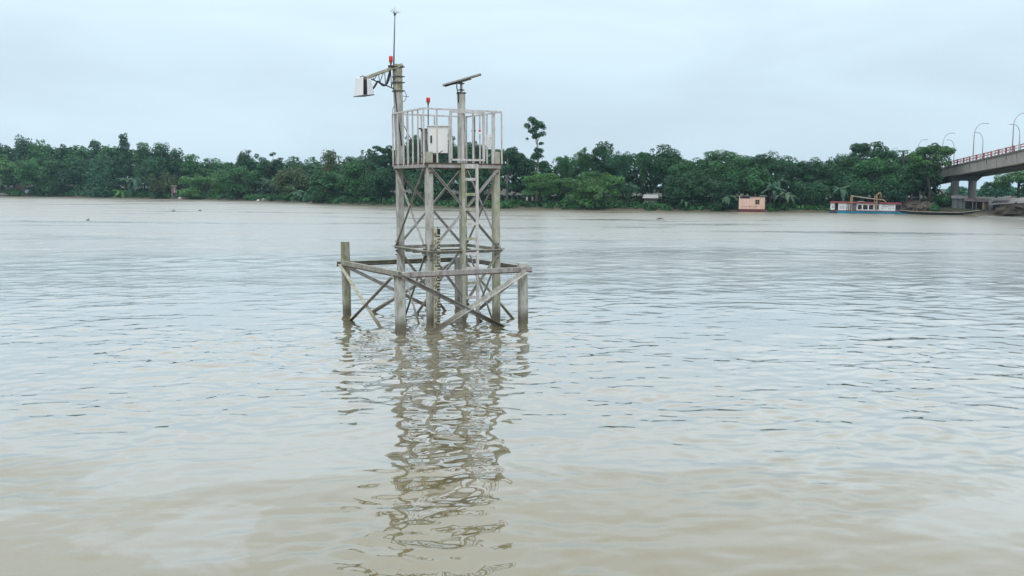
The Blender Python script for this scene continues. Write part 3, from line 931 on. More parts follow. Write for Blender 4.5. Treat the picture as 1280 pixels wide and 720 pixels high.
# ------------------------------------------------------------------ gauge tower
ZP, ZM = 5.6492, 2.5829
TROOT = Vector((TL['X0'], TL['Y0'], 0))
_c, _s = math.cos(TL['yaw']), math.sin(TL['yaw'])
def TW(u, v, z, du=0.0, dv=0.0):
    """tower frame: corners at u, v = -1 / +1 (near -,-; left -,+; right +,-; far +,+), du/dv metres outwards; root-local"""
    x, y = u * TL['ax'] / 2 + du, v * TL['ay'] / 2 + dv
    return Vector((x * _c - y * _s + TL['lean'] * z, x * _s + y * _c + TL['leany'] * z, z))
UX, UY = Vector((_c, _s, 0)), Vector((-_s, _c, 0))
def px_on_face(px, py, face):
    """root-local point where the sight line of a photo pixel meets a vertical tower face ('front' v=-1, 'left' u=-1, 'right' u=+1, 'back' v=+1)"""
    r = ray(px, py)
    o = Vector((0, 0, CAM_H)) - TROOT
    n = {'front': UY, 'back': UY, 'left': UX, 'right': UX}[face]
    d = {'front': -TL['ay'] / 2, 'back': TL['ay'] / 2, 'left': -TL['ax'] / 2, 'right': TL['ax'] / 2}[face]
    return o + r * ((d - n.dot(o)) / n.dot(r))

def post(root, name, m, p0, p1, w, rng, seg=6, rot=None):
    """square concrete post with chamfered, slightly uneven edges"""
    p0, p1 = Vector(p0), Vector(p1)
    ch = w * .13
    h = w / 2
    prof = [(-h + ch, -h), (h - ch, -h), (h, -h + ch), (h, h - ch), (h - ch, h), (-h + ch, h), (-h, h - ch), (-h, -h + ch)]
    V, Fc = [], []
    for i in range(seg + 1):
        c = p0.lerp(p1, i / seg)
        j = w * .02
        for (a, b) in prof:
            V.append(c + UX * (a + rng.normal() * j) + UY * (b + rng.normal() * j))
    for i in range(seg):
        for kk in range(8):
            a, b = i * 8 + kk, i * 8 + (kk + 1) % 8
            Fc.append((a, b, b + 8, a + 8))
    Fc.append(tuple(range(8))[::-1])
    Fc.append(tuple(seg * 8 + kk for kk in range(8)))
    mb = MB()
    mb.add(V, Fc)
    return mb.build(name, m, root)

def make_tower():
    rng = np.random.default_rng(11)
    root = thing('gauge_tower', 'tall water level gauge tower of pale posts with railed platform standing in the river', 'tower', TROOT)
    w = .25
    for (u, v, top, m) in ((-1, -1, ZP + .42, 'concrete'), (1, -1, ZP + .47, 'concrete_green'), (-1, 1, ZP - .03, 'concrete'), (1, 1, ZP - .03, 'concrete')):
        post(root, 'post', m, TW(u, v, -1.6), TW(u, v, ZP - .13), w, rng, 8)
        if top > ZP:
            post(root, 'post_stub', 'concrete_green', TW(u, v, ZP + .052), TW(u, v, top), w, rng, 2)
    # platform beams and deck
    corners = [(-1, -1), (1, -1), (1, 1), (-1, 1)]
    ex = {(-1, -1): (-.15, -.15), (1, -1): (.15, -.15), (1, 1): (.15, .15), (-1, 1): (-.15, .15)}
    for i in range(4):
        (u0, v0), (u1, v1) = corners[i], corners[(i + 1) % 4]
        d = Vector((u1 - u0, v1 - v0, 0)).normalized()
        a = TW(u0, v0, ZP - .07, *(ex[(u0, v0)])); b = TW(u1, v1, ZP - .07, *(ex[(u1, v1)]))
        inset = (b - a).normalized() * .055
        mb = MB()
        mb.beam(a + inset, b - inset, .11, .1, (0, 0, 1))
        mb.build('platform_beam', 'steel', root)
    dk = MB()
    q = [TW(u, v, ZP - .01, u * .2, v * .2) for u, v in corners]
    dk.hull8([p for p in q], [p + Vector((0, 0, .055)) for p in q])
    dk.build('deck', 'deck', root)
    # middle ring of planks
    for i in range(4):
        (u0, v0), (u1, v1) = corners[i], corners[(i + 1) % 4]
        a = TW(u0, v0, ZM, *(Vector(ex[(u0, v0)]) * 1.15)); b = TW(u1, v1, ZM, *(Vector(ex[(u1, v1)]) * 1.15))
        lift = Vector((0, 0, .012 * (i % 2)))
        MB().angle(a + lift, b + lift, .11, .03, (0, 0, 1)).build('ring_beam', 'steel_moss', root)
    for v_ in (-.55, .1, .6):
        MB().beam(TW(-1, v_, ZM - .1), TW(1, v_, ZM - .1), .05, .2, (0, 0, 1)).build('walk_plank', 'deck', root)
    # cross braces, one pair on each face in both storeys
    faces = {'front': ((-1, -1), (1, -1), -UY), 'left': ((-1, 1), (-1, -1), -UX), 'right': ((1, -1), (1, 1), UX), 'back': ((1, 1), (-1, 1), UY)}
    for nm, (c0, c1, nn) in faces.items():
        off = w / 2 + .014
        for (z0, z1) in ((ZM + .08, ZP - .14), (-.9, ZM - .1)):
            for k, (ca, cb) in enumerate(((c0, c1), (c1, c0))):
                o_ = nn * (off + .028 * k)
                a, b = TW(*ca, z1) + o_, TW(*cb, z0) + o_
                bw = .078 if nm in ('front', 'back') else .06
                MB().angle(a, b, bw, .018, nn.cross(b - a), 1).build('brace', 'steel_moss' if (z0 < 1 and k) else 'steel', root)
    for nm, (c0, c1, nn) in faces.items():
        if nm not in ('front', 'left'):
            continue
        along_ = (TW(*c1, 0) - TW(*c0, 0)).normalized()
        for c_, sg in ((c0, 1), (c1, -1)):
            for zz, ex_ in ((ZP - .22, 0), (ZM + .17, 0), (ZM - .2, 0)):
                q = TW(*c_, zz) + nn * (w / 2 + .006) + along_ * sg * .045
                MB().beam(q - Vector((0, 0, .11)), q + Vector((0, 0, .11)), .2, .01, along_).build('gusset_plate', 'steel_moss', root)
                bl = MB()
                for bz in (-.07, .07):
                    for bx_ in (-.05, .05):
                        b_ = q + Vector((0, 0, bz)) + along_ * bx_
                        bl.beam(b_ + nn * .0055, b_ + nn * .09, .03, .03, Vector((0, 0, 1)))
                bl.build('bolt', 'deck', root)
    wr = MB()
    pw = [TW(-1, -.2 + .25 * i, ZP + .62 - .22 * math.sin(i * 1.05), .08) for i in range(4)] + [TW(-.6, .2, ZP + .25), TW(-.2, -.1, ZP + .12)]
    wr.tube(pw, .012, 5)
    wr.tube([TW(-.9, .9, ZP + 1.5), TW(-.75, .4, ZP + .6), TW(-.6, -.2, ZP + .2), TW(-.3, -.4, ZP + .5)], .014, 5)
    wr.build('wiring', 'black', root, True)
    # railing
    rx, ry = 1.504 - TL['ax'] / 2, 1.499 - TL['ay'] / 2
    ZT = ZP + 1.8883
    def RC(u, v, z): return TW(u, v, z, u * rx, v * ry)
    def along(c0, c1, f, z): return RC(*c0, z).lerp(RC(*c1, z), f)
    c = {'n': (-1, -1), 'r': (1, -1), 'l': (-1, 1), 'f': (1, 1)}
    fr = {('n', 'r'): [0.0, .165, .335, .49, .625, .755, .88, 1.0], ('n', 'l'): [.175, .34, .495, .645, .83, 1.0],
          ('l', 'f'): [.19, .38, .56, .76, 1.0], ('r', 'f'): [.2, .4, .6, .8]}
    for (a, b), fs in fr.items():
        pa, pb = RC(*c[a], ZT), RC(*c[b], ZT)
        ins = (pb - pa).normalized() * .0301
        MB().beam(pa + ins, pb - ins, .055, .06 if a == 'n' else .055, (0, 0, 1)).build('top_rail', 'rail', root)
        for i, f in enumerate(fs):
            wd = .068 if f in (.49, .88) else .05
            p = along(c[a], c[b], f, ZT - .031)
            q_ = along(c[a], c[b], f, ZP - .055 if (a, b) != ('n', 'r') else ZP - .02)
            MB().beam(q_, p, wd, wd * .8, UX).build('baluster', 'rail', root)
    # gate leaf standing proud of the front railing
    o_ = -UY * .07
    A = lambda f, z: along(c['n'], c['r'], f, z) + o_
    gt = MB()
    gt.beam(A(.32, ZT - .08), A(.745, ZT - .08), .06, .04, (0, 0, 1))
    gt.beam(A(.34, ZP + .16), A(.765, ZP + .16), .07, .04, (0, 0, 1))
    gt.beam(A(.335, ZP + .197), A(.335, ZT - .112), .06, .038, UX)
    gt.beam(A(.755, ZP + .197), A(.755, ZT - .05), .07, .038, UX)
    gt.build('gate_frame', 'rail', root)
    # ladder on the front face
    lo = -UY * (w / 2 + .13)
    def LP(f, z): return TW(-1, -1, z).lerp(TW(1, -1, z), f) + lo
    fl, fr_ = .46, .665
    MB().beam(LP(fl, -1.3), LP(fl, ZP + .02), .125, .06, UX).build('ladder_stile', 'concrete_green', root)
    MB().beam(LP(fr_, -1.3), LP(fr_, ZP + .02), .10, .06, UX).build('ladder_stile', 'rail', root)
    z = 5.13
    while z > .2:
        MB().beam(LP(fl + .027, z), LP(fr_ - .021, z), .10, .05, (0, 0, 1)).build('rung', 'rail' if int(z * 10) % 2 else 'concrete_green', root)
        z -= .525
    MB().beam(LP(fl - .02, ZP - .06) + UY * .02, LP(fr_ + .02, ZP - .06) + UY * .02, .16, .03, (0, 0, 1)).build('ladder_bracket', 'rail', root)
    return root
make_tower()

# ------------------------------------------------------------------ fender frame round the tower
def make_fender():
    rng = np.random.default_rng(12)
    yaw = .5392
    c_, s_ = math.cos(yaw), math.sin(yaw)
    org = Vector((TL['X0'] - .5371, TL['Y0'] - .4326, 0))
    root = thing('fender_frame', 'square outer frame of thick posts and crossed steel angles around the tower foot', 'frame', org)
    bx, by, ZR, ln = 4.8021, 4.8913, 2.0091, -.0162
    ux, uy = Vector((c_, s_, 0)), Vector((-s_, c_, 0))
    def P(u, v, z, du=0., dv=0.): return ux * (u * bx / 2 + du) + uy * (v * by / 2 + dv) + Vector((ln * z, 0, z))
    global UX, UY
    sx, sy = UX, UY
    UX, UY = ux, uy
    w = .30
    for (u, v, top) in ((-1, -1, ZR + .03), (1, -1, ZR + .16), (-1, 1, ZR + .78), (1, 1, ZR + .05)):
        post(root, 'post', 'concrete' if (u, v) != (-1, 1) else 'concrete_moss', P(u, v, -1.6), P(u, v, top), w if u * v > 0 or u > 0 else .27, rng, 6)
    UX, UY = sx, sy
    corners = [(-1, -1), (1, -1), (1, 1), (-1, 1)]
    off = w / 2 + .02
    out = [-uy, ux, uy, -ux]
    for i in range(4):
        (u0, v0), (u1, v1) = corners[i], corners[(i + 1) % 4]
        n = out[i]
        a, b = P(u0, v0, ZR) + n * off, P(u1, v1, ZR) + n * off
        d = (b - a).normalized()
        dz = Vector((0, 0, (-.05, -.02, -.035, 0)[i]))
        MB().angle(a - d * .12 + dz, b + d * .28 + dz, .15, .025, (0, 0, 1), -1 if i != 9 else 1).build('rail', 'steel_moss' if i > 1 else 'steel', root)
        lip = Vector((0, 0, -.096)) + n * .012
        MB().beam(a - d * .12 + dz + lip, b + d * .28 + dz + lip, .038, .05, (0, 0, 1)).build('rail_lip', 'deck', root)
        for k in range(2):
            ca, cb = ((u0, v0), (u1, v1)) if k == 0 else ((u1, v1), (u0, v0))
            o_ = n * (off + .03 + .04 * k)
            top, bot = P(*ca, ZR - .1), P(*cb, -.55)
            q = top.lerp(bot, 1.04)
            mt = 'concrete_green' if (i, k) in ((1, 1), (3, 0)) else ('concrete' if (i, k) == (0, 1) else 'steel')
            MB().angle(top + o_, q + o_, .145 if i in (0,) else .12, .022, n.cross(q - top), 1).build('brace', mt, root)
    return root
make_fender()

# ------------------------------------------------------------------ staff gauge on the near post
def make_gauge():
    p_top, p_bot = px_on_face(543.6, 285, 'front'), px_on_face(543.6, 406, 'front')
    o_ = -UY * .2
    base = TROOT + Vector((p_bot.x, p_bot.y, 0)) + o_
    root = thing('staff_gauge', 'tall narrow cream staff gauge with black marks fixed beside the near post', 'gauge', base, TL['yaw'])
    zt, zb = p_top.z, -.5
    wd = .25
    n = 5
    for i in range(n):
        a, b = zb + (zt - zb) * i / n, zb + (zt - zb) * (i + 1) / n
        MB().box((0, 0, (a + b) / 2), (wd, .02, b - a - .012)).build('gauge_plate', 'gauge', root)
    MB().box((-.02, .045, (zt + zb) / 2), (.08, .05, zt - zb - .05)).build('backing_bar', 'deck', root)
    mk = MB()
    z, i = zb, 0
    step = .052
    while z < zt - .06:
        if i % 2 == 0:
            big = (i % 10 == 0)
            mk.box((wd * .27 if (i // 10) % 2 == 0 else wd * .20, -.013, z), (wd * .40 if not big else wd * .56, .004, step * .82))
        if i % 10 == 4:
            mk.box((wd * .09, -.013, z), (.022, .004, step * 5))
        z += step
        i += 1
    mk.box((wd * .27, -.0135, zt - .12), (wd * .44, .003, .2))
    mk.build('graduation', 'black', root)
    # figures beside the marks
    z, k = zb + .3, 0
    V, Fs = [], []
    while z < zt - .15:
        cu = bpy.data.curves.new('digit', 'FONT')
        cu.body = str((k + 3) % 10)
        cu.size = .21
        cu.align_x = 'CENTER'
        cu.align_y = 'CENTER'
        to = bpy.data.objects.new('digit', cu)
        me = bpy.data.meshes.new_from_object(to)
        o2 = len(V)
        V += [(v.co.x - wd * .24, -.0155, v.co.y + z) for v in me.vertices]
        Fs += [tuple(i_ + o2 for i_ in p.vertices) for p in me.polygons]
        bpy.data.meshes.remove(me)
        bpy.data.objects.remove(to)
        bpy.data.curves.remove(cu)
        z += .26
        k += 1
    m_ = MB()
    m_.add(V, Fs)
    m_.build('lettering', 'black', root)
make_gauge()

# ------------------------------------------------------------------ left mast with truss arm
def mast_frame(px, py, face_pt):
    return face_pt
MASTL = TW(-1, 1, 0) + TROOT
DL = MASTL.y
KL = MASTL.y / F / math.cos(PITCH)
def on_depth(px, py, Y):
    return at(px, py, Y)
def make_mast():
    rng = np.random.default_rng(13)
    base = on_depth(500.2, 207, DL)
    base.z = TROOT.z + ZP + .05
    root = thing('camera_mast', 'mossy concrete mast on the left tower post with a sloping truss arm', 'mast', base)
    loc = lambda px, py, dy=0: on_depth(px, py, DL + dy) - base
    top = loc(496.7, 80.5)
    mid = loc(497.2, 115)
    post(root, 'mast_shaft', 'concrete', (0, 0, 0), mid, .28, rng, 6)
    post(root, 'mast_head', 'concrete_moss', mid + Vector((0, 0, .004)), top, .30, rng, 8)
    for py in (84, 96, 103.5, 114):
        q = loc(497, py)
        MB().box(q, (.33, .33, .05), TL['yaw']).build('clamp_band', 'dark_metal', root)
        MB().tube([q + Vector((.14, 0, 0)), q + Vector((.27, -.02, .01))], .02, 6).build('clamp_bolt', 'dark_metal', root)
    # arm: upper chord, lower chord and zigzag web; its outer end comes towards the viewer a little
    a, b = loc(503, 80.8), loc(454.5, 98.5, -.5)
    n = Vector((0, -1, 0))
    arm = thing_part = MB().angle(a, b, .12, .03, n.cross(b - a), 1).build('arm', 'concrete_moss', root)
    la, lb = loc(493, 111.2), loc(463.5, 98.6, -.42)
    MB().tube([la, lb], .022, 6).build('lower_chord', 'dark_metal', root)
    prev = None
    for i in range(1, 8):
        f = i / 8
        up = a.lerp(b, .16 + .62 * f)
        dn = la.lerp(lb, f)
        if i % 2:
            up2 = a.lerp(b, .16 + .62 * (f - .11))
            MB().tube([dn, up2], .016, 5).build('web_bar', 'dark_metal', root)
            MB().tube([dn, a.lerp(b, .16 + .62 * (f + .11))], .016, 5).build('web_bar', 'dark_metal', root)
    # cable looping under the arm
    pts = [(487.5, 87), (486.5, 96), (485, 101.5), (482, 106), (478.5, 106.5), (475, 103.5), (472, 102), (469.5, 106), (466.5, 110.4), (463.5, 111), (460.5, 107.5), (458.8, 103)]
    P = [loc(x, y, -.12 - .03 * i) for i, (x, y) in enumerate(pts)]
    fine = []
    for i in range(len(P) - 1):
        p0, p1, p2, p3 = P[max(i - 1, 0)], P[i], P[i + 1], P[min(i + 2, len(P) - 1)]
        for t_ in (0, .33, .66):
            fine.append(.5 * ((2 * p1) + (p2 - p0) * t_ + (2 * p0 - 5 * p1 + 4 * p2 - p3) * t_ ** 2 + (3 * p1 - p0 - 3 * p2 + p3) * t_ ** 3))
    fine.append(P[-1])
    tag(MB().tube([p + base for p in fine], .04, 7).build('cable', 'black', None, True), 'black cable looping loosely under the truss arm', 'cable')
    # stray wire hoop on the right of the mast
    c0 = loc(502.5, 120)
    hoop = [c0 + Vector((.16 * math.sin(t_), 0, .22 * math.cos(t_))) for t_ in np.linspace(.1, 3.0, 9)]
    w = MB()
    w.tube(hoop, .011, 5)
    w.tube([c0 + Vector((-.05, 0, 0)), c0 + Vector((.26, 0, -.02))], .011, 5)
    w.build('wire', 'dark_metal', root, True)
    w2 = MB().tube([loc(495, 128), loc(491, 136), loc(490.5, 141), loc(495, 147)], .01, 5).build('wire', 'dark_metal', root, True)
    # cable run down the shaft
    MB().tube([loc(493.3, 112, -.2), loc(495.2, 130, -.22), loc(497.6, 150, -.22), loc(500, 165, -.22), loc(502, 182, -.2)], .024, 5).build('conduit', 'black', root, True)

    # sensor cowl hanging at the arm end
    d0 = DL - .62
    h = lambda px, py, dy=0: on_depth(px, py, d0 + dy)
    sb = h(455.2, 119.5)
    srt = thing('sensor_cowl', 'white tapered sensor housing hanging from the truss arm over the water', 'sensor', sb)
    g = lambda px, py, dy=0: h(px, py, dy) - sb
    lh = MB()
    lh.hull8([g(442.2, 120.2, .1), g(454, 117.6 + .4, -.22), g(454.6, 116.5, .3), g(444, 118.6, .5)],
             [g(444.6, 97.6, .1), g(454.0, 96.4, -.12), g(454.8, 96.0, .2), g(446, 97.0, .36)])
    lh.build('cowl_half', 'white_clean', srt)
    rh = MB()
    rh.hull8([g(459.2, 118.6, -.22), g(467.8, 117.6, .12), g(466, 116.6, .5), g(459.4, 116.8, .3)],
             [g(458.6, 98.0, -.12), g(464.3, 101.5, .08), g(463, 100.5, .34), g(459, 97.4, .2)])
    rh.build('cowl_half', 'white_clean', srt)
    co = MB()
    co.hull8([g(453.6, 118.2, .02), g(459.8, 118.2, .02), g(459.8, 117.8, .25), g(453.6, 117.8, .25)], [g(454.2, 97.4, .02), g(459, 98.2, .02), g(459, 98, .2), g(454.2, 97, .2)])
    co.build('sensor_core', 'black', srt)
    pl = MB()
    pl.hull8([g(441.2, 121.4, .08), g(455.5, 121.0, -.32), g(468.4, 118.9, .1), g(456, 119, .6)], [g(441.5, 120.5, .08), g(455.6, 119.4, -.32), g(468.2, 117.9, .1), g(456, 118, .6)])
    pl.build('base_plate', 'dark_metal', srt)
    MB().tube([g(450, 96.4, .05), g(453.5, 94.8, .05), g(458, 97.6, .05)], .018, 5).build('hanger', 'dark_metal', srt)
    return root
make_mast()

def lathe(mb, c, prof, n=14):
    c = Vector(c)
    V, Fs = [], []
    for (r, z) in prof:
        for k in range(n):
            a = 2 * math.pi * k / n
            V.append(c + Vector((r * math.cos(a), r * math.sin(a), z)))
    for i in range(len(prof) - 1):
        for k in range(n):
            a, b = i * n + k, i * n + (k + 1) % n
            Fs.append((a, b, b + n, a + n))
    Fs.append(tuple(range(n))[::-1]); Fs.append(tuple((len(prof) - 1) * n + k for k in range(n)))
    return mb.add(V, Fs)
def warning_lamp(px, py_top, py_bot, wpx, pole_py, Y, label):
    b = on_depth(px, py_bot + 4.5, Y)
    k = (on_depth(px, 100, Y) - on_depth(px, 101, Y)).length
    root = thing('warning_lamp', label, 'warning light', b, 0, 'red warning lamps')
    hgt = (py_bot - py_top) * k
    r = wpx * k / 2
    z0 = 4.5 * k
    lathe(MB(), (0, 0, z0), [(r * .92, 0), (r, hgt * .15), (r, hgt * .8), (r * .93, hgt * .95), (r * .6, hgt)]).build('lens', 'red', root, True)
    lathe(MB(), (0, 0, 0), [(r * .35, 0), (r * .42, z0 * .4), (r * .75, z0 * .75), (r * .8, z0 - .004)]).build('socket', 'brass', root, True)
    if pole_py:
        zz = -(pole_py - py_bot - 4.5) * k
        MB().tube([(0, 0, zz), (0, 0, -.002)], .022, 6).build('stem', 'dark_metal', root)
    else:
        MB().box((.03, 0, -.05), (.24, .22, .09)).build('bracket', 'black', root)
warning_lamp(488.6, 70, 77.2, 5.0, None, DL - .05, 'red warning lamp on top of the left mast beside the rod')
warning_lamp(535.2, 121.8, 127.2, 5.2, 196, TROOT.y + .6, 'red warning lamp on a thin stem above the railing')
def lightning_rod():
    b = on_depth(491.8, 80, DL + .02)
    root = thing('lightning_rod', 'thin tall lightning rod with forked tip on the left mast', 'rod', b)
    g = lambda px, py: on_depth(px, py, DL + .02) - b
    MB().tube([g(492.2, 84), g(492.6, 60), g(493.1, 40), g(493.6, 18)], [.03, .026, .022, .018], 7).build('rod', 'rod', root, True)
    hub = g(493.6, 17.6)
    lathe(MB(), hub, [(.02, -.06), (.045, -.03), (.045, .02), (.02, .05)], 8).build('hub', 'dark_metal', root, True)
    for (px, py, dy) in ((487.4, 12.6, 0), (500.5, 14.3, 0), (493.6, 8.8, .0), (497, 11.8, .15), (490.5, 11.8, -.15)):
        e_ = g(px, py); e_.y += dy
        MB().tube([hub, e_], [.013, .006], 5).build('prong', 'rod', root)
lightning_rod()

# ------------------------------------------------------------------ solar panel on the far post
def solar():
    rng = np.random.default_rng(15)
    fp = TW(1, 1, ZP) + TROOT
    Y = fp.y
    b = on_depth(577, 205, Y)
    b.z = ZP + .05
    root = thing('solar_panel', 'tilted solar panel on a thick pale post rising from the back of the platform', 'solar panel', b)
    g = lambda px, py, dy=0: on_depth(px, py, Y + dy) - b
    post(root, 'post', 'concrete', (0, 0, 0), g(576.6, 115), .25, rng, 6)
    MB().tube([g(576.6, 116), g(576.7, 100.5)], .045, 8).build('pole', 'steel', root, True)
    for py in (104.5, 112.5, 116.5):
        q = g(576.6, py)
        MB().box(q, (.19 if py < 115 else .29, .17 if py < 115 else .29, .04), TL['yaw']).build('clamp', 'dark_metal', root)
    MB().tube([g(571.3, 103, -.1), g(570.9, 109, -.1), g(572.4, 117, -.12), g(573, 128, -.14)], .022, 5).build('cable', 'black', root, True)
    # panel: lower-left edge to upper-right edge, faces up and to the left
    a, c = g(554.6, 106.6), g(600.6, 93.2)
    ax = (c - a).normalized()
    dp = Vector((0.10, 1, .085)).normalized()
    dp = (dp - ax * dp.dot(ax)).normalized()
    nn = ax.cross(dp)
    if nn.z < 0: nn = -nn
    hw, ln = .36, (c - a).length
    mid = (a + c) / 2
    m3 = Matrix((ax, dp, nn)).transposed()
    MB().box(mid, (ln, hw * 2, .035), m3=m3).build('backsheet', 'panel_back', root)
    MB().box(mid + nn * .021, (ln - .06, hw * 2 - .06, .006), m3=m3).build('cells', 'panel_cell', root)
    fr = MB()
    for s_ in (-1, 1):
        fr.box(mid + dp * s_ * (hw + .012) , (ln + .05, .024, .05), m3=m3)
        fr.box(mid + ax * s_ * (ln / 2 + .013), (.024, hw * 2 - .002, .048), m3=m3)
    fr.build('panel_frame', 'steel', root)
    MB().box(a + ax * .28 - nn * .045, (.5, .25, .05), m3=m3).build('junction_box', 'black', root)
    MB().box(mid - nn * .055, (.7, .1, .06), m3=m3).build('bracket', 'steel', root)
solar()

# ------------------------------------------------------------------ cabinet on the platform
def cabinet():
    Y = TROOT.y - .55
    b = on_depth(547.5, 203, Y)
    b.z = ZP + .046
    k = Y / F
    root = thing('instrument_cabinet', 'white double door instrument cabinet on legs behind the railing', 'cabinet', b, .10)
    zt = on_depth(547.5, 158, Y).z - b.z
    zb = on_depth(547.5, 191.5, Y).z - b.z
    w, d = 24.5 * k, .5
    body = MB().box((0, d / 2 + .02, (zt + zb) / 2), (w, d, zt - zb)).build('body', 'grey_side', root)
    for s_, ww in ((-1, .48), (1, .52)):
        x = -w / 2 + w * (.24 if s_ < 0 else .74)
        o = MB().box((x, 0, (zt + zb) / 2), (w * ww - .012, .035, zt - zb - .006)).build('door', 'white_paint', root, bevel=.008)
        if s_ < 0:
            MB().box((x - .06, -.03, zb + (zt - zb) * .52), (.055, .03, .26)).build('handle', 'black', o)
    MB().box((0, d / 2, zt + .018), (w + .08, d + .12, .03)).build('roof', 'white_paint', root)
    for x in (-w / 2 + .06, w / 2 - .06):
        for y in (.06, d - .04):
            MB().box((x, y, zb / 2 - .002), (.06, .06, zb - .01)).build('leg', 'dark_metal', root)
    MB().box((-.18, .2, zb * .5), (.22, .2, zb * .8)).build('battery_box', 'black', root)
    MB().box((-w / 2 - .12, .3, (zt + zb) / 2 - .03), (.2, .34, (zt - zb) * .92)).build('side_box', 'grey_side', root)
    r = thing('bracket_camera', 'small black device on a bracket at the top left of the cabinet', 'device', on_depth(528, 162.5, Y + .2))
    MB().box((.05, 0, 0), (.2, .12, .1)).build('body', 'black', r)
    MB().box((-.11, 0, .045), (.12, .1, .05)).build('hood', 'black', r)
    MB().box((.02, 0, -.11), (.05, .05, .12)).build('bracket', 'dark_metal', r)
    MB().box((.21, .02, -.11), (.3, .05, .04)).build('arm', 'dark_metal', r)
    # small red-topped lamp and pale plate on the rails
    q = on_depth(599.6, 166, TROOT.y - .45)
    r = thing('hanging_buoy_light', 'little red and white signal light on the gate baluster', 'light', q)
    lathe(MB(), (0, 0, .03), [(.03, 0), (.042, .02), (.04, .06), (.015, .08)], 10).build('lens', 'red', r, True)
    lathe(MB(), (0, 0, -.08), [(.02, 0), (.035, .03), (.035, .106)], 10).build('base', 'white_paint', r, True)
    pc = px_on_face(608, 176, 'right') + TROOT
    r = thing('notice_plate', 'pale blank plate tied to the back of the right railing', 'plate', pc, TL['yaw'])
    MB().box((.10, 0, 0), (.02, .32, .46)).build('plate', 'white_paint', r)
    MB().box((.124, 0, .1), (.02, .4, .04)).build('strap', 'dark_metal', r)
    bc = on_depth(592, 175, TROOT.y + 1.5)
    r = thing('pipe_bundle', 'dark upright conduit beside the solar panel post', 'conduit', Vector((bc.x, bc.y, ZP + .05)))
    zt = on_depth(592, 145.5, TROOT.y + 1.5).z - ZP - .05
    MB().box((0, 0, zt / 2), (.12, .1, zt)).build('conduit', 'grey_side', r)
    MB().box((0, -.055, zt * .7), (.16, .02, .05)).build('strap', 'dark_metal', r)
cabinet()

# ------------------------------------------------------------------ frames for far things: local x across the view, y away, z up
class Fr:
    def __init__(s, px, py, off=None, z=0.0, p=None):
        s.p = p if p is not None else (bank(px, off) if off is not None else on_z(px, py, z))
        s.px, s.py = px, py
        s.k = s.p.y / F / math.cos(PITCH)
        s.rz = math.atan2(-s.p.x, s.p.y)
        s.kx = math.hypot(s.p.x, s.p.y) / F * math.cos(s.rz)
    def X(s, px): return (px - s.px) * s.kx * 1.0
    def Z(s, py): return at(s.px, py, s.p.y).z - s.p.z

# salmon hut on a raft
def hut():
    f = Fr(938, 265.3, z=-.05)
    root = thing('floating_hut', 'salmon pink sheet metal hut floating at the far bank', 'hut', f.p, f.rz + .06)
    X, Z = f.X, f.Z
    x0, x1 = X(924.5), X(955.2)
    d = 3.2
    zt, zm, zb = Z(246), Z(248.3), Z(261.3)
    MB().box(((x0 + x1) / 2, d / 2, (zb - .4) / 2), (x1 - x0 + .1, d + .1, zb + .396)).build('pontoon', 'hut_base', root)
    xs = X(937)
    def sheets(xa, xb, y, ztop, n):
        for i in range(n):
            a, b = xa + (xb - xa) * i / n, xa + (xb - xa) * (i + 1) / n
            dy = .015 * (i % 2)
            MB().box(((a + b) / 2, y + dy, (ztop + zb) / 2 + .002), (b - a - .02, .05, ztop - zb)).build('wall_sheet', 'hut', root)
    sheets(x0, xs, 0, zm, 3)
    wx0, wx1, wz0, wz1 = X(943.6), X(948.4), Z(255.2), Z(249.6)
    sheets(xs, wx0, 0, zt, 2)
    sheets(wx1, x1, 0, zt, 2)
    MB().box(((wx0 + wx1) / 2, 0, (wz0 + zb) / 2), (wx1 - wx0 - .02, .05, wz0 - zb)).build('wall_sheet', 'hut', root)
    MB().box(((wx0 + wx1) / 2, 0, (wz1 + zt) / 2), (wx1 - wx0 - .02, .05, zt - wz1)).build('wall_sheet', 'hut', root)
    wi = MB().box(((wx0 + wx1) / 2, .09, (wz0 + wz1) / 2), (wx1 - wx0, .04, wz1 - wz0)).build('window', 'void', root)
    fm = MB()
    fm.box(((wx0 + wx1) / 2, -.005, (wz0 + wz1) / 2), (.07, .04, wz1 - wz0 - .02))
    fm.box(((wx0 + wx1) / 2, -.005, (wz0 + wz1) / 2), (wx1 - wx0 - .02, .036, .07))
    for s_ in (wx0, wx1):
        fm.box((s_, -.045, (wz0 + wz1) / 2), (.08, .04, wz1 - wz0 + .1))
    for s_ in (wz0, wz1):
        fm.box(((wx0 + wx1) / 2, -.047, s_), (wx1 - wx0 - .082, .04, .08))
    fm.build('window_frame', 'wood', wi)
    for sx_ in (x0, x1):
        MB().box((sx_, d / 2 + .03, (zm + zb) / 2), (.05, d - .02, zm - zb)).build('side_wall', 'hut', root)
    MB().box(((xs + x1) / 2, d, (zt + zb) / 2), (x1 - xs - .06, .05, zt - zb)).build('back_wall', 'hut', root)
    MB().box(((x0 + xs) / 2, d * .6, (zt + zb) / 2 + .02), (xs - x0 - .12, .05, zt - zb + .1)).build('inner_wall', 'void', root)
    MB().box(((xs + x1) / 2, d / 2, zt + .05), (x1 - xs + .2, d + .3, .08)).build('roof', 'boat_dark', root)
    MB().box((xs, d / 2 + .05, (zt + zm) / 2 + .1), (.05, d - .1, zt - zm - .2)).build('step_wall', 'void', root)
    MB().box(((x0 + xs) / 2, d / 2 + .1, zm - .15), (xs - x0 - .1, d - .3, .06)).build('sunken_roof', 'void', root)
    MB().box((x0 - .05, -.02, (Z(245.6) + zb) / 2), (.16, .16, Z(245.6) - zb)).build('corner_post', 'hut', root)
    MB().box((X(937), -.05, Z(258)), (X(948) - X(927), .03, .05)).build('rub_strip', 'wood', root)
hut()

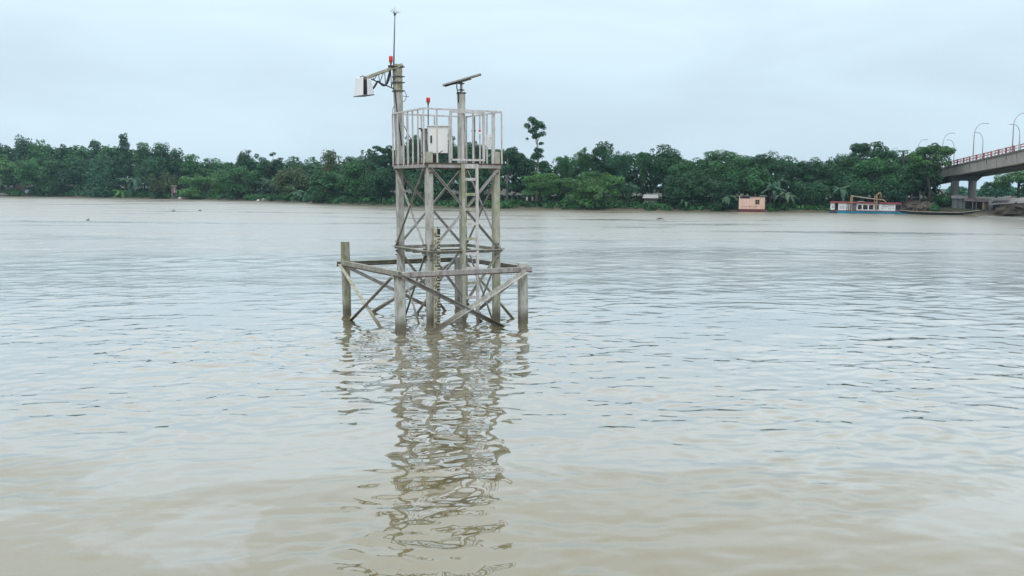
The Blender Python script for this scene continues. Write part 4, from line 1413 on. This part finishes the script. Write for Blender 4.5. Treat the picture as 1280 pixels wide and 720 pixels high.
# blue work boat with cabin
def boat():
    f = Fr(1085, 267.4, z=-.05)
    root = thing('work_boat', 'long blue hulled work boat with white cabin and maroon roof moored at the bank', 'boat', f.p, f.rz)
    X, Z = f.X, f.Z
    # hull: plan narrowing to the bow (right) and stern
    st = [(1038.5, .55, 264.2), (1046, .95, 263.8), (1060, 1.0, 263.6), (1090, 1.0, 263.6), (1115, .98, 263.8), (1128, .75, 264.0), (1134.5, .28, 263.5)]
    def hull(zlo, hscale, grow, name, m, shift=0.0):
        V, Fs = [], []
        for (px, s_, tp) in st:
            w = 1.7 * s_
            V += [(X(px), 1.9 - w * hscale - grow, zlo), (X(px), 1.9 - w - grow, Z(tp) + shift), (X(px), 1.9 + w + grow, Z(tp) + shift), (X(px), 1.9 + w * hscale + grow, zlo)]
        for i in range(len(st) - 1):
            a = i * 4
            for k in range(4):
                Fs.append((a + k, a + (k + 1) % 4, a + 4 + (k + 1) % 4, a + 4 + k))
        Fs += [(3, 2, 1, 0), tuple(len(V) - 4 + k for k in range(4))]
        mb = MB(); mb.add(V, Fs)
        return mb.build(name, m, root)
    hull(-.5, .8, 0, 'hull', 'boat_blue')
    ha = MB()
    for i in range(len(st) - 1):
        a, b = st[i], st[i + 1]
        ha.beam((X(a[0]), 1.9 - 1.7 * a[1], Z(a[2]) + .02), (X(b[0]), 1.9 - 1.7 * b[1], Z(b[2]) + .02), .12, .08, (0, 0, 1))
    ha.build('gunwale', 'boat_red', root)
    MB().box((X(1043.5), .3, Z(264.9)), (X(1048) - X(1039), .1, Z(262.6) - Z(267))).build('stern_skirt', 'boat_dark', root)
    zt, zb = Z(254.0), Z(263.3)
    zm = (zt + zb) / 2
    y = .42
    def wall(p0, p1, m, nm, dy=0.0, lo=None, hi=None):
        a, b = X(p0), X(p1)
        lo = zb if lo is None else Z(lo); hi = zt if hi is None else Z(hi)
        return MB().box(((a + b) / 2, y + dy, (lo + hi) / 2), (b - a - .015, .06, hi - lo - .01)).build(nm, m, root)
    wall(1040, 1045.2, 'boat_white', 'cabin_panel')
    wall(1045.2, 1049.4, 'void', 'doorway', .3)
    wall(1049.4, 1059.4, 'boat_white', 'cabin_panel')
    wall(1059.4, 1071, 'boat_grey', 'slate_panel', .04)
    for px in (1061, 1063.2):
        wall(px - .5, px + .3, 'boat_white', 'ladder_side', -.08)
    for i, px in enumerate((1072.0, 1078, 1085, 1091.7, 1098)):
        wall(px - .75, px + .75, 'boat_white', 'window_pillar', -.01)
    for i, (a, b) in enumerate(((1072.6, 1077.4), (1078.6, 1084.4), (1085.6, 1091.2), (1092.3, 1097.4), (1116.8, 1123.2))):
        cx_, hw = (X(a) + X(b)) / 2, (X(b) - X(a)) / 2
        z0, z1 = Z(262.0), Z(256.4)
        r_ = .22
        poly = []
        for (qx, qz, a0) in ((cx_ + hw - r_, z1 - r_, 0), (cx_ - hw + r_, z1 - r_, 90), (cx_ - hw + r_, z0 + r_, 180), (cx_ + hw - r_, z0 + r_, 270)):
            for t_ in (0, 30, 60, 90):
                an = math.radians(a0 + t_)
                poly.append((qx + r_ * math.cos(an), qz + r_ * math.sin(an)))
        MB().prism(poly[::-1], y - .012, y + .05).build('window', 'void', root)
    wall(1071.3, 1097.8, 'boat_white', 'window_sill', -.02, 263.3, 262.1)
    wall(1071.3, 1097.8, 'boat_white', 'window_header', -.02, 256.2, 254.0)
    wall(1098.5, 1116.4, 'boat_white', 'sign_panel', -.03)
    wall(1116.4, 1123.6, 'boat_grey', 'wheelhouse_panel', .05)
    # unreadable rows of dark lettering on the sign and stern panels
    lt = MB()
    rg = np.random.default_rng(31)
    for (p0, p1, ys) in ((1099.8, 1114.8, (256.0, 258.3, 260.7)), (1051, 1058.6, (258.2, 260.4)), (1041.4, 1044, (258.0, 259.6))):
        for yy in ys:
            px = p0
            while px < p1:
                w_ = rg.uniform(.45, 1.0)
                if rg.uniform() > .18:
                    lt.box((X(px + w_ / 2), y - .068, Z(yy)), (w_ * f.kx * .8, .006, rg.uniform(.9, 1.4) * f.k))
                px += w_ + .28
    lt.build('lettering', 'boat_grey', root)
    roof = MB()
    roof.hull8([(X(1039.2), .2, Z(254.2)), (X(1123.8), .2, Z(255.2)), (X(1123.8), 3.4, Z(255.2)), (X(1039.2), 3.4, Z(254.2))],
               [(X(1039.5), .25, Z(252.4)), (X(1123.2), .25, Z(253.3)), (X(1123.2), 3.4, Z(253.3)), (X(1039.5), 3.4, Z(252.4))])
    roof.build('roof', 'boat_red', root)
    MB().box(((X(1040) + X(1123)) / 2, 3.3, zm), (X(1123) - X(1040), .06, zt - zb)).build('back_wall', 'boat_white', root)
    # gantry and boom
    for (px, t0, b0, w_) in ((1065.4, 244.5, 264.5, .26), (1063.8, 246, 254, .16), (1092, 244, 254, .22), (1094.3, 243.0, 262, .3)):
        MB().beam((X(px), .12, Z(b0)), (X(px), .12, Z(t0)), w_, .2, (1, 0, 0)).build('gantry_post', 'wood', root)
    MB().beam((X(1064), -.02, Z(244.9)), (X(1094.5), -.02, Z(249.0)), .16, .14, (0, 0, 1)).build('gantry_beam', 'wood_pale', root)
    MB().tube([(X(1090.5), -.1, Z(249)), (X(1100), -.12, Z(249.3)), (X(1103.5), -.12, Z(250.6)), (X(1105.5), -.12, Z(252.8))], .12, 8).build('discharge_pipe', 'wood', root, True)
    MB().tube([(X(1094), .1, Z(243.6)), (X(1096.5), .1, Z(241.8)), (X(1098.8), .1, Z(241.2))], [.16, .15, .17], 8).build('boom', 'wood', root, True)
    MB().tube([(X(1098.9), .1, Z(241.4)), (X(1099.2), .1, Z(247))], .1, 7).build('boom_pipe', 'wood_grey', root, True)
    MB().tube([(X(1072), .1, Z(253)), (X(1074), .1, Z(252.0)), (X(1079), .1, Z(252.0)), (X(1081), .1, Z(253))], .05, 6).build('hoop', 'wood_pale', root, True)
    MB().box((X(1096.5), .3, Z(251)), (.6, .5, .7)).build('winch', 'boat_dark', root)
    MB().box((X(1125.5), 1.2, Z(262.2)), (.8, 1.0, .5)).build('bow_locker', 'boat_dark', root)
boat()

def long_boat():
    f = Fr(1172, 269.0, z=-.03)
    root = thing('long_boat', 'long low wooden boat with raised prow lying right of the blue boat', 'boat', f.p, f.rz)
    X, Z = f.X, f.Z
    st = [(1128, .5, 263.4, 266.6), (1140, .9, 264.6, 268.0), (1160, 1., 265.2, 268.6), (1185, 1., 265.4, 268.6), (1200, .85, 265.0, 268.3), (1210, .5, 263.8, 266.6), (1219, .08, 262.3, 263.4)]
    V, Fs = [], []
    n = len(st)
    for (px, s_, tp, bt) in st:
        w = .8 * s_
        V += [(X(px), .8 - w * .5, Z(bt)), (X(px), .8 - w, Z(tp)), (X(px), .8 - w + .1, Z(tp)), (X(px), .8 - w * .4, Z(bt) + .14), (X(px), .8 + w * .4, Z(bt) + .14), (X(px), .8 + w - .1, Z(tp)), (X(px), .8 + w, Z(tp)), (X(px), .8 + w * .5, Z(bt))]
    for i in range(n - 1):
        for k in range(8):
            Fs.append((i * 8 + k, i * 8 + (k + 1) % 8, i * 8 + 8 + (k + 1) % 8, i * 8 + 8 + k))
    Fs += [tuple(range(8))[::-1], tuple((n - 1) * 8 + k for k in range(8))]
    mb = MB(); mb.add(V, Fs)
    mb.build('hull', 'boat_dark', root)
    g = MB()
    for i in range(n - 1):
        a, b = st[i], st[i + 1]
        g.beam((X(a[0]), .78 - .8 * a[1], Z(a[2]) + .03), (X(b[0]), .78 - .8 * b[1], Z(b[2]) + .03), .09, .06, (0, 0, 1))
    g.build('gunwale', 'wood_pale', root)
    for px in (1145, 1158, 1171, 1184, 1196):
        MB().box((X(px), .8, Z(265.7)), (.25, 1.3, .05)).build('thwart', 'wood_grey', root)
long_boat()

# ------------------------------------------------------------------ bridge
def bridge():
    DP = 196.0                                                 # depth of the visible pier
    def dep(px):                                               # depth along the left edge of the deck
        return float(np.interp(px, [1181, 1217, 1266, 1290, 1330, 1440], [DP + 2, 183, 166, 161, 152, 130]))
    Wd = 7.7
    cols = [1181, 1200, 1217, 1240, 1266, 1290, 1330, 1400, 1440]
    top_l = lambda px: float(np.interp(px, [1181, 1280, 1440], [209, 186.5, 145]))
    bot_l = lambda px: float(np.interp(px, [1181, 1186, 1280, 1440], [220.8, 220.2, 203.2, 172]))
    T0 = [at(p, top_l(p), dep(p)) for p in cols]
    B0 = [at(p, bot_l(p), dep(p)) for p in cols]
    # continue the ramp behind the trees and land
    d = (T0[0] - T0[2]).normalized()
    for k in range(1, 5):
        T0.insert(0, T0[0] + d * 14); B0.insert(0, B0[0] + (T0[0] - T0[1]))
    org = Vector((T0[4].x, T0[4].y, 0))
    root = thing('road_bridge', 'grey concrete road bridge with red and white parapet coming in from the right', 'bridge', org)
    dirs = (T0[-1] - T0[0]); dirs.z = 0; dirs.normalize()
    side = Vector((-dirs.y, dirs.x, 0))
    if side.x < 0: side = -side
    T0 = [p - org for p in T0]; B0 = [p - org for p in B0]
    n = len(T0)
    def strip(name, m, prof):
        """prof(i) -> closed polygon of points at station i"""
        V, Fs = [], []
        for i in range(n):
            V += prof(i)
        k = len(prof(0))
        for i in range(n - 1):
            for j in range(k):
                Fs.append((i * k + j, i * k + (j + 1) % k, (i + 1) * k + (j + 1) % k, (i + 1) * k + j))
        Fs += [tuple(range(k))[::-1], tuple((n - 1) * k + j for j in range(k))]
        mb = MB(); mb.add(V, Fs)
        return mb.build(name, m, root)
    Zv = Vector((0, 0, 1))
    strip('near_girder', 'br_conc', lambda i: [T0[i] - Zv * .28, B0[i] + side * .12, B0[i] + side * 1.1, T0[i] + side * 1.1 - Zv * .28])
    strip('far_girder', 'br_conc', lambda i: [T0[i] - Zv * .28 + side * (Wd - 1.1), B0[i] + side * (Wd - 1.1), B0[i] + side * (Wd - .12), T0[i] + side * Wd - Zv * .28])
    strip('middle_girder', 'br_shade', lambda i: [T0[i] - Zv * .28 + side * (Wd / 2 - .5), B0[i] + side * (Wd / 2 - .5) + Zv * .15, B0[i] + side * (Wd / 2 + .5) + Zv * .15, T0[i] + side * (Wd / 2 + .5) - Zv * .28])
    strip('deck_slab', 'br_shade', lambda i: [T0[i] - side * .22, T0[i] - side * .22 - Zv * .276, T0[i] + side * (Wd + .22) - Zv * .276, T0[i] + side * (Wd + .22)])
    # expansion joints, drain pipes and bearings
    for i in range(3, n - 1):
        for t_ in (.2, .7):
            a, b = T0[i].lerp(T0[i + 1], t_) - Zv * .30, B0[i].lerp(B0[i + 1], t_)
            if t_ == .2:
                MB().beam(a - side * .004, b + side * .11 + Zv * .03, .06, .03, dirs).build('joint', 'void', root)
            else:
                MB().tube([a - side * .1, a.lerp(b, .45) - side * .04], .06, 6).build('drain_pipe', 'lamp', root)
    # panels of red and white parapet, posts and two rails
    ph = (at(1266, 182, dep(1266)) - at(1266, 189.5, dep(1266))).length
    for sgn, so in (('near', 0.0), ('far', Wd)):
        base = [p + side * so for p in T0]
        cum = [0]
        for i in range(n - 1):
            cum.append(cum[-1] + (base[i + 1] - base[i]).length)
        def along(s_):
            i = min(max(np.searchsorted(cum, s_) - 1, 0), n - 2)
            return base[i].lerp(base[i + 1], (s_ - cum[i]) / (cum[i + 1] - cum[i]))
        s_, k = 1.0, 0
        shared = {}
        while s_ < cum[-1] - 2.0:
            a, b = along(s_), along(s_ + 1.62)
            red = (k % 2 == 0)
            mb = MB()
            mb.beam(a + Zv * .004, a + Zv * ph, .34, .22, dirs)
            mb.build('parapet_post', 'rail_red' if k % 2 == 0 else 'rail_white', root)
            e_ = (b - a).normalized()
            for zz, hh in ((.86, .16), (.45, .16)):
                MB().beam(a + Zv * ph * zz + e_ * .18, b + Zv * ph * zz - e_ * .18, hh, .12, Zv).build('parapet_rail', 'rail_red' if (k % 3) else 'rail_white', root)
            s_ += 1.62
            k += 1
    # pier: cap on two round columns
    i0 = 4
    pc = T0[i0].lerp(T0[i0 + 2], .35); pb = B0[i0].lerp(B0[i0 + 2], .35)
    capz = pb.z
    ca = MB()
    zz = capz - .012
    mid = Vector((pb.x, pb.y, 0)) + side * (Wd / 2) - dirs * 5.0
    ca.hull8([mid - side * 2.4 - dirs * .8 + Zv * (zz - 1.1), mid + side * 2.4 - dirs * .8 + Zv * (zz - 1.1), mid + side * 2.4 + dirs * .8 + Zv * (zz - 1.1), mid - side * 2.4 + dirs * .8 + Zv * (zz - 1.1)][::1],
             [mid - side * 3.6 - dirs * .8 + Zv * zz, mid + side * 3.6 - dirs * .8 + Zv * zz, mid + side * 3.6 + dirs * .8 + Zv * zz, mid - side * 3.6 + dirs * .8 + Zv * zz])
    ca.build('pier_cap', 'br_shade', root)
    for s_ in (-1.75, 1.75):
        lathe(MB(), mid + side * s_, [(.78, -1.0), (.78, zz - 1.35), (.88, zz - 1.112)], 16).build('pier_column', 'br_conc', root, True)
    mid2 = mid - dirs * 22
    lathe(MB(), mid2 + side * -1.75, [(.62, -1.0), (.62, zz - 2.6)], 16).build('pier_column', 'br_conc', root, True)
    # lamps
    def lamp(px, top, armx, so, bend, label):
        y = dep(px)
        # walk to the edge of the deck on that line of sight
        best = None
        for i in range(n - 1):
            for t_ in np.linspace(0, 1, 40):
                q = T0[i].lerp(T0[i + 1], t_) + side * so + org
                ang = abs((q.x / q.y) - ray(px, 180).x / ray(px, 180).y)
                if best is None or ang < best[0]:
                    best = (ang, q)
        b = best[1]
        zt = at(px, top, b.y).z - b.z
        lr = thing('street_lamp', label, 'street lamp', b, 0, 'curved arm lamps along the bridge')
        reach = armx * b.y / F
        pts = [(0, 0, 0), (0, 0, zt * .68)]
        for t_ in np.linspace(.15, 1, 7):
            a = t_ * math.pi / 2
            pts.append((reach * .62 * (1 - math.cos(a)), 0, zt * .68 + zt * .31 * math.sin(a)))
        pts.append((reach * .8, 0, zt * .995))
        MB().tube(pts, [.09, .08] + [.06] * 8, 7).build('pole', 'lamp', lr, True)
        MB().box((reach * .9, 0, zt * .992), (abs(reach) * .34, .22, .1)).build('lamp_head', 'lamp', lr)
        return lr
    lamp(1266, 140.5, 21, .25, 1, 'nearest roadside lamp at the right edge of the photo')
    lamp(1217, 153.8, 16, .25, 1, 'lamp curving right above the bridge middle beside a small cross pipe')
    lamp(1178.5, 166, 13.5, .25, 1, 'lamp rising from the trees at the bridge end')
    lamp(1147.5, 174.2, 11, .25, 1, 'lamp tip above the light green tree left of the bridge')
    lamp(1112, 184.8, 10, .25, 1, 'farthest small lamp tip above the trees')
    lamp(1274, 155.2, -13, Wd - .25, 1, 'left curving lamp on the far side at the right edge')
    lamp(1229, 165.4, -11, Wd - .25, 1, 'left curving lamp behind the middle of the parapet')
    lamp(1193.5, 174.6, -10, Wd - .25, 1, 'left curving lamp close to the last visible parapet')
bridge()

# ------------------------------------------------------------------ sheds and bits on the bank
def corrugated(mb, p00, p10, p11, p01, waves):
    """sheet between four corners with corrugation across"""
    p00, p10, p11, p01 = map(Vector, (p00, p10, p11, p01))
    nn = (p10 - p00).cross(p01 - p00).normalized()
    V, Fs = [], []
    m_ = waves * 2
    for i in range(m_ + 1):
        f = i / m_
        o = nn * (.05 if i % 2 else -.05)
        V += [p00.lerp(p10, f) + o, p01.lerp(p11, f) + o, p01.lerp(p11, f) + o - nn * .03, p00.lerp(p10, f) + o - nn * .03]
    for i in range(m_):
        a = i * 4
        Fs += [(a, a + 4, a + 5, a + 1), (a + 3, a + 2, a + 6, a + 7), (a, a + 3, a + 7, a + 4), (a + 1, a + 5, a + 6, a + 2)]
    Fs += [(0, 1, 2, 3), (m_ * 4, m_ * 4 + 3, m_ * 4 + 2, m_ * 4 + 1)]
    return mb.add(V, Fs)
def sheds():
    f = Fr(1262, 262, off=9)
    root = thing('tin_shed', 'long open shed with sloping grey tin roof under the bridge at right', 'shed', f.p, f.rz)
    X, Z = f.X, f.Z
    r_ = MB()
    corrugated(r_, (X(1237), -1, Z(256.5)), (X(1312), -1, Z(250.5)), (X(1312), 5, Z(244)), (X(1243), 5, Z(250)), 26)
    r_.build('roof', 'tin', root)
    sh = MB()
    corrugated(sh, (X(1239), 1.2, Z(250.8)), (X(1262), 1.2, Z(246.4)), (X(1262), 4.2, Z(244.6)), (X(1241), 4.2, Z(248.6)), 8)
    sh.build('loose_sheet', 'tin', root)
    for px in (1240, 1252, 1264, 1277, 1290, 1305):
        MB().box((X(px), -.7, Z(255.5 - (px - 1240) * .08) / 2 - .3), (.16, .16, Z(255.5 - (px - 1240) * .08) + .5)).build('post', 'wood_grey', root)
    MB().box((X(1277), 4.6, Z(258)), (X(1312) - X(1243), .12, Z(252) - Z(266))).build('back_wall', 'boat_dark', root)
    f = Fr(1198, 261, off=7)
    root = thing('shack', 'small grey board shack between the bridge pier columns', 'shack', f.p, f.rz)
    X, Z = f.X, f.Z
    zt = Z(247.5)
    for i in range(6):
        a = X(1190 + i * 2.7)
        MB().box((a + .2, .015 * (i % 2), zt / 2 - .2), (.39, .06, zt + .35)).build('plank', 'wood_grey' if i % 2 else 'boat_grey', root)
    MB().box(((X(1190) + X(1206)) / 2, 1.3, zt / 2 - .2), (X(1206) - X(1190), 2.2, zt + .2)).build('body', 'boat_dark', root)
    rr = MB(); corrugated(rr, (X(1189), -.4, zt - .05), (X(1208), -.4, zt - .1), (X(1208), 2.6, zt + .5), (X(1189), 2.6, zt + .5), 8); rr.build('roof', 'tin', root)
    cl = thing('hanging_cloth', 'pale blue cloth hanging on the shack wall by the pier', 'cloth', f.p + Vector((X(1203.2), -.25, Z(257))), f.rz)
    V = [(x * .5 - .45, .06 * math.sin(x * 2.6 + z), -z * .4 + .4) for z in range(4) for x in np.linspace(0, 1.9, 7)]
    Fs = [(z * 7 + x, z * 7 + x + 1, z * 7 + x + 8, z * 7 + x + 7) for z in range(3) for x in range(6)]
    mb = MB(); mb.add(V, Fs); o = mb.build('sheet', 'cloth_blue', cl)
    sm = o.modifiers.new('thick', 'SOLIDIFY'); sm.thickness = .02
    f = Fr(1213, 262, off=6)
    root = thing('lean_to', 'dark low lean-to with posts in front of the right pier column', 'shed', f.p, f.rz)
    X, Z = f.X, f.Z
    rr = MB(); corrugated(rr, (X(1205), -.4, Z(251)), (X(1233), -.4, Z(252.5)), (X(1233), 2.8, Z(248.5)), (X(1205), 2.8, Z(247.5)), 10); rr.build('roof', 'purplewall', root)
    for px in (1206, 1215, 1219, 1227, 1232):
        MB().box((X(px), -.2, Z(252) / 2 - .25), (.14, .14, Z(252) + .4)).build('post', 'wood_grey' if px != 1227 else 'wood_pale', root)
    MB().box((X(1219), 2.6, Z(257)), (X(1233) - X(1205), .1, Z(250) - Z(264))).build('back_wall', 'void', root)
    MB().box((X(1228), .3, Z(258)), (.75, .4, Z(253.5) - Z(262.5))).build('board', 'wood', root)
    # shed roof among the bananas
    f = Fr(813, 262, off=6)
    root = thing('waterside_shed', 'small shed with pale tin roof half hidden under the bamboo', 'shed', f.p, f.rz)
    X, Z = f.X, f.Z
    rr = MB(); corrugated(rr, (X(803), -.6, Z(247.6)), (X(823), -.6, Z(247.6)), (X(822), 2.6, Z(243.2)), (X(804), 2.6, Z(243.2)), 10); rr.build('roof', 'tin_pale', root)
    MB().box((0, 1.2, Z(247.6) / 2 - .3), (X(821) - X(805), 2.6, Z(247.6) + .4)).build('body', 'purplewall', root)
    MB().box((X(816), -.13, Z(255) / 2), (.9, .06, 1.5)).build('door', 'wood_grey', root)
    # far left gable and brick hut
    f = Fr(28, 240, off=7.5)
    root = thing('gable_house', 'pale pink gable wall glimpsed among leaves at far left', 'house', f.p, f.rz)
    X, Z = f.X, f.Z
    MB().prism([(X(22), 0), (X(33.5), 0), (X(33.5), Z(207)), (X(28.5), Z(204.6)), (X(22), Z(211))], 0, 5).build('wall', 'pinkwall', root)
    for (a, b, yy) in ((25.0, 26.6, 212), (29.5, 31.5, 211)):
        MB().box(((X(a) + X(b)) / 2, -.04, Z(yy)), (X(b) - X(a), .08, 1.6)).build('window', 'void', root)
    rf = MB()
    rf.beam((X(20), 2.3, Z(212)), (X(29), 2.3, Z(203.4)), .18, 6, (0, 0, 1))
    rf.beam((X(29.2), 2.3, Z(203.4)), (X(36), 2.3, Z(207)), .18, 6, (0, 0, 1))
    rf.build('roof', 'boat_dark', root)
    f = Fr(16, 243, off=2.5)
    root = thing('brick_hut', 'low dark brick hut at the waterline far left', 'hut', f.p, f.rz)
    X, Z = f.X, f.Z
    MB().box((0, 1.4, Z(236) / 2 - .2), (X(22) - X(10), 2.8, Z(236) + .4)).build('wall', 'brick', root)
    MB().box((X(13), -.03, Z(240) / 2 + .2), (1.0, .06, 1.4)).build('door', 'void', root)
    rr = MB(); corrugated(rr, (X(8.5), -.5, Z(236.4)), (X(24), -.5, Z(236.4)), (X(24), 3, Z(234)), (X(8.5), 3, Z(234)), 8); rr.build('roof', 'purplewall', root)
    f = Fr(36, 243, off=2)
    root = thing('water_tank', 'dull blue grey box tank beside the brick hut', 'tank', f.p, f.rz)
    MB().box((0, .8, 1.1), (f.X(40) - f.X(32), 1.6, 1.5)).build('tank', 'cloth_blue', root, bevel=.08)
    MB().box((0, .8, .2), (1.6, 1.2, .3)).build('stand', 'wood_grey', root)
    f = Fr(217.5, 248, off=.6)
    root = thing('waterside_shack', 'narrow dusky shack with a pale top standing alone at the left waterline', 'shack', f.p, f.rz)
    X, Z = f.X, f.Z
    zt = Z(232.5)
    w_ = X(221) - X(214.5)
    for i in range(4):
        MB().box((-w_ / 2 + w_ * (i + .5) / 4, .02 * (i % 2), zt / 2 - .1), (w_ / 4 - .02, .05, zt + .2)).build('plank', 'purplewall' if i != 2 else 'pinkwall', root)
    MB().box((0, .9, zt / 2 - .1), (w_ - .02, 1.6, zt + .1)).build('body', 'purplewall', root)
    MB().box((0, .8, zt + .08), (w_ + .3, 2.2, .12)).build('roof', 'tin_pale', root)
    MB().box((w_ * .1, -.06, .9), (.7, .05, 1.6)).build('door', 'void', root)
    f = Fr(232, 248.4, off=-.3)
    root = thing('beached_boat', 'small reddish boat drawn up right of the narrow shack', 'boat', Vector((f.p.x, f.p.y, .05)), f.rz)
    L_ = f.X(238.5) - f.X(226)
    V, Fs = [], []
    for (t_, w_, zt_, zb_) in ((-.5, .1, .75, .4), (-.3, .6, .55, 0), (0, .75, .5, -.1), (.3, .6, .55, 0), (.5, .1, .8, .45)):
        V += [(t_ * L_, -w_ * .5, zb_), (t_ * L_, -w_, zt_), (t_ * L_, -w_ + .1, zt_), (t_ * L_, 0, zb_ + .12), (t_ * L_, w_ - .1, zt_), (t_ * L_, w_, zt_), (t_ * L_, w_ * .5, zb_)]
    for i in range(4):
        for k in range(7):
            Fs.append((i * 7 + k, i * 7 + (k + 1) % 7, i * 7 + 7 + (k + 1) % 7, i * 7 + 7 + k))
    Fs += [tuple(range(7))[::-1], tuple(28 + k for k in range(7))]
    mb = MB(); mb.add(V, Fs); mb.build('hull', 'pinkwall', root)
    MB().box((0, 0, .46), (.25, 1.2, .05)).build('thwart', 'wood_grey', root)
sheds()

def lumps():
    def rock(name, px, py, off, w, h, m, label, cat, seed, n=14):
        b = bank(px, off)
        rg = np.random.default_rng(seed)
        V, Fs = [], []
        rings = 6
        for i in range(rings + 1):
            ph = (i / rings) * math.pi / 2
            for k in range(n):
                a = 2 * math.pi * k / n
                rr = math.cos(ph) * (1 + .16 * rg.normal()) if i < rings else 0
                V.append((rr * math.cos(a) * w / 2, rr * math.sin(a) * w * .4, h * math.sin(ph) * (1 + .1 * rg.normal()) - .25 * (i == 0)))
        for i in range(rings):
            for k in range(n):
                a, b_ = i * n + k, i * n + (k + 1) % n
                Fs.append((a, b_, b_ + n, a + n))
        mb = MB(); mb.add(V, Fs)
        o = mb.build(name, m)
        o.location = b
        o.rotation_euler = (0, 0, math.atan2(-b.x, b.y))
        return tag(o, label, cat)
    rock('earth_mound', 1270, 266, 3, 6.5, 1.5, 'earth', 'low mound of brown earth at the waterline below the tin shed', 'mound', 1, 22)
    rock('brush_heap', 1140, 256, 3.5, 4.6, 1.7, 'brush', 'brown heap of dry brush behind the gap between the two boats', 'heap', 2, 26)
    rock('brush_heap', 1157, 258, 3.0, 3.6, 1.5, 'brush', 'smaller brown brush heap right of the large one', 'heap', 5, 22)
    rock('stone', 225, 248, -.3, 1.3, .7, 'tin_pale', 'pale stone at the waterline between shack and reddish boat', 'stone', 3)
    rock('litter_bag', 330, 249, .1, 1.4, .8, 'tin', 'crumpled pale grey bag on the bank under the grey palm', 'bag', 4)
    rock('litter_bag', 323, 249, .0, 1.1, .5, 'cloth_white', 'small white rag at the waterline left of the pale grey bag', 'rag', 6)
    rock('earth_mound', 395, 252, 1.0, 2.2, 1.7, 'earth', 'patch of bare reddish earth under trees right of pale bananas', 'mound', 7)
    rock('earth_mound', 4, 243, .2, 5, 1.0, 'tin', 'grey stony heap at the waterline in the left corner', 'heap', 8)
    for (px, m, lab) in ((658.5, 'cloth_white', 'white cloth hanging in the shade below the tall lone tree'), (665.5, 'cloth_pink', 'pink cloth hanging in the shade below the tall lone tree')):
        b = bank(px, 3.5)
        r = thing('hanging_cloth', lab, 'cloth', b, math.atan2(-b.x, b.y))
        MB().tube([(0, .05, -.2), (0, .05, 2.1)], .04, 6).build('pole', 'wood_grey', r)
        V = [(x * .10 - .2, -.03 + .03 * math.sin(x * 1.9), 1.9 - z * .2) for z in range(5) for x in range(5)]
        Fs = [(z * 5 + x, z * 5 + x + 1, z * 5 + x + 6, z * 5 + x + 5) for z in range(4) for x in range(4)]
        mb = MB(); mb.add(V, Fs); o = mb.build('sheet', m, r)
        sm = o.modifiers.new('thick', 'SOLIDIFY'); sm.thickness = .02
    # bleached tree stumps behind the brush heap
    for i, (px, tp, w_) in enumerate(((1125, 247, .26), (1127.8, 243.5, .3), (1132.5, 242, .34), (1138, 240.5, .42), (1148.5, 238, .34))):
        b = bank(px, 5.5)
        zt = at(px, tp, b.y).z - b.z
        r = tag(MB().tube([(0, 0, -.3), (.1, 0, zt * .5), (.02, .05, zt)], [w_ * .65, w_ * .5, w_ * .4], 7).build('tree_stump', 'bark_pale', None, True),
                ['thin pale stump at the left end of the brush heap', 'pale stump second from the left behind the brush heap', 'pale stump in the middle of the row behind the brush heap', 'thickest pale stump behind the brush heap', 'tall pale stump right of the brush heap'][i], 'stump', 'bleached stumps behind the brush heap')
        r.location = b
    # drifting debris
    for i, (px, py, ln) in enumerate(((825, 274, 1.1), (217, 264, .8), (250, 263.5, .6), (110, 275.5, .5))):
        p = on_z(px, py, 0)
        mb = MB()
        mb.tube([(-ln / 2, 0, .0), (-ln * .1, .1, .1), (ln / 2, -.05, .02)], [.05, .08, .04], 7)
        mb.tube([(0, 0, .08), (ln * .2, .1, .3)], [.05, .02], 5)
        o = mb.build('drift_log', 'boat_dark', None, True)
        o.location = p
        tag(o, ['dark drift log floating left of the salmon hut', 'dark drift log near the left bank below the narrow shack', 'second drift log right of the one below the narrow shack', 'small dark drift log on the far left water'][i], 'log', 'drift logs on the river')
lumps()

# ------------------------------------------------------------------ humid air
def haze():
    m = bpy.data.materials.new('humid_air')
    m.use_nodes = True
    t = m.node_tree
    t.nodes.clear()
    o_ = N(t, 'ShaderNodeOutputMaterial')
    v = N(t, 'ShaderNodeVolumePrincipled')
    v.inputs['Color'].default_value = (0.55, 0.80, 0.97, 1)
    v.inputs['Density'].default_value = 0.00018
    v.inputs['Anisotropy'].default_value = 0.2
    L(t, v.outputs[0], o_.inputs['Volume'])
    o = MB().box((0, 250, 17), (5200, 5400, 40)).build('haze', m)
    tag(o, 'thin humid haze lying over the river', 'haze', kind='stuff')
haze()
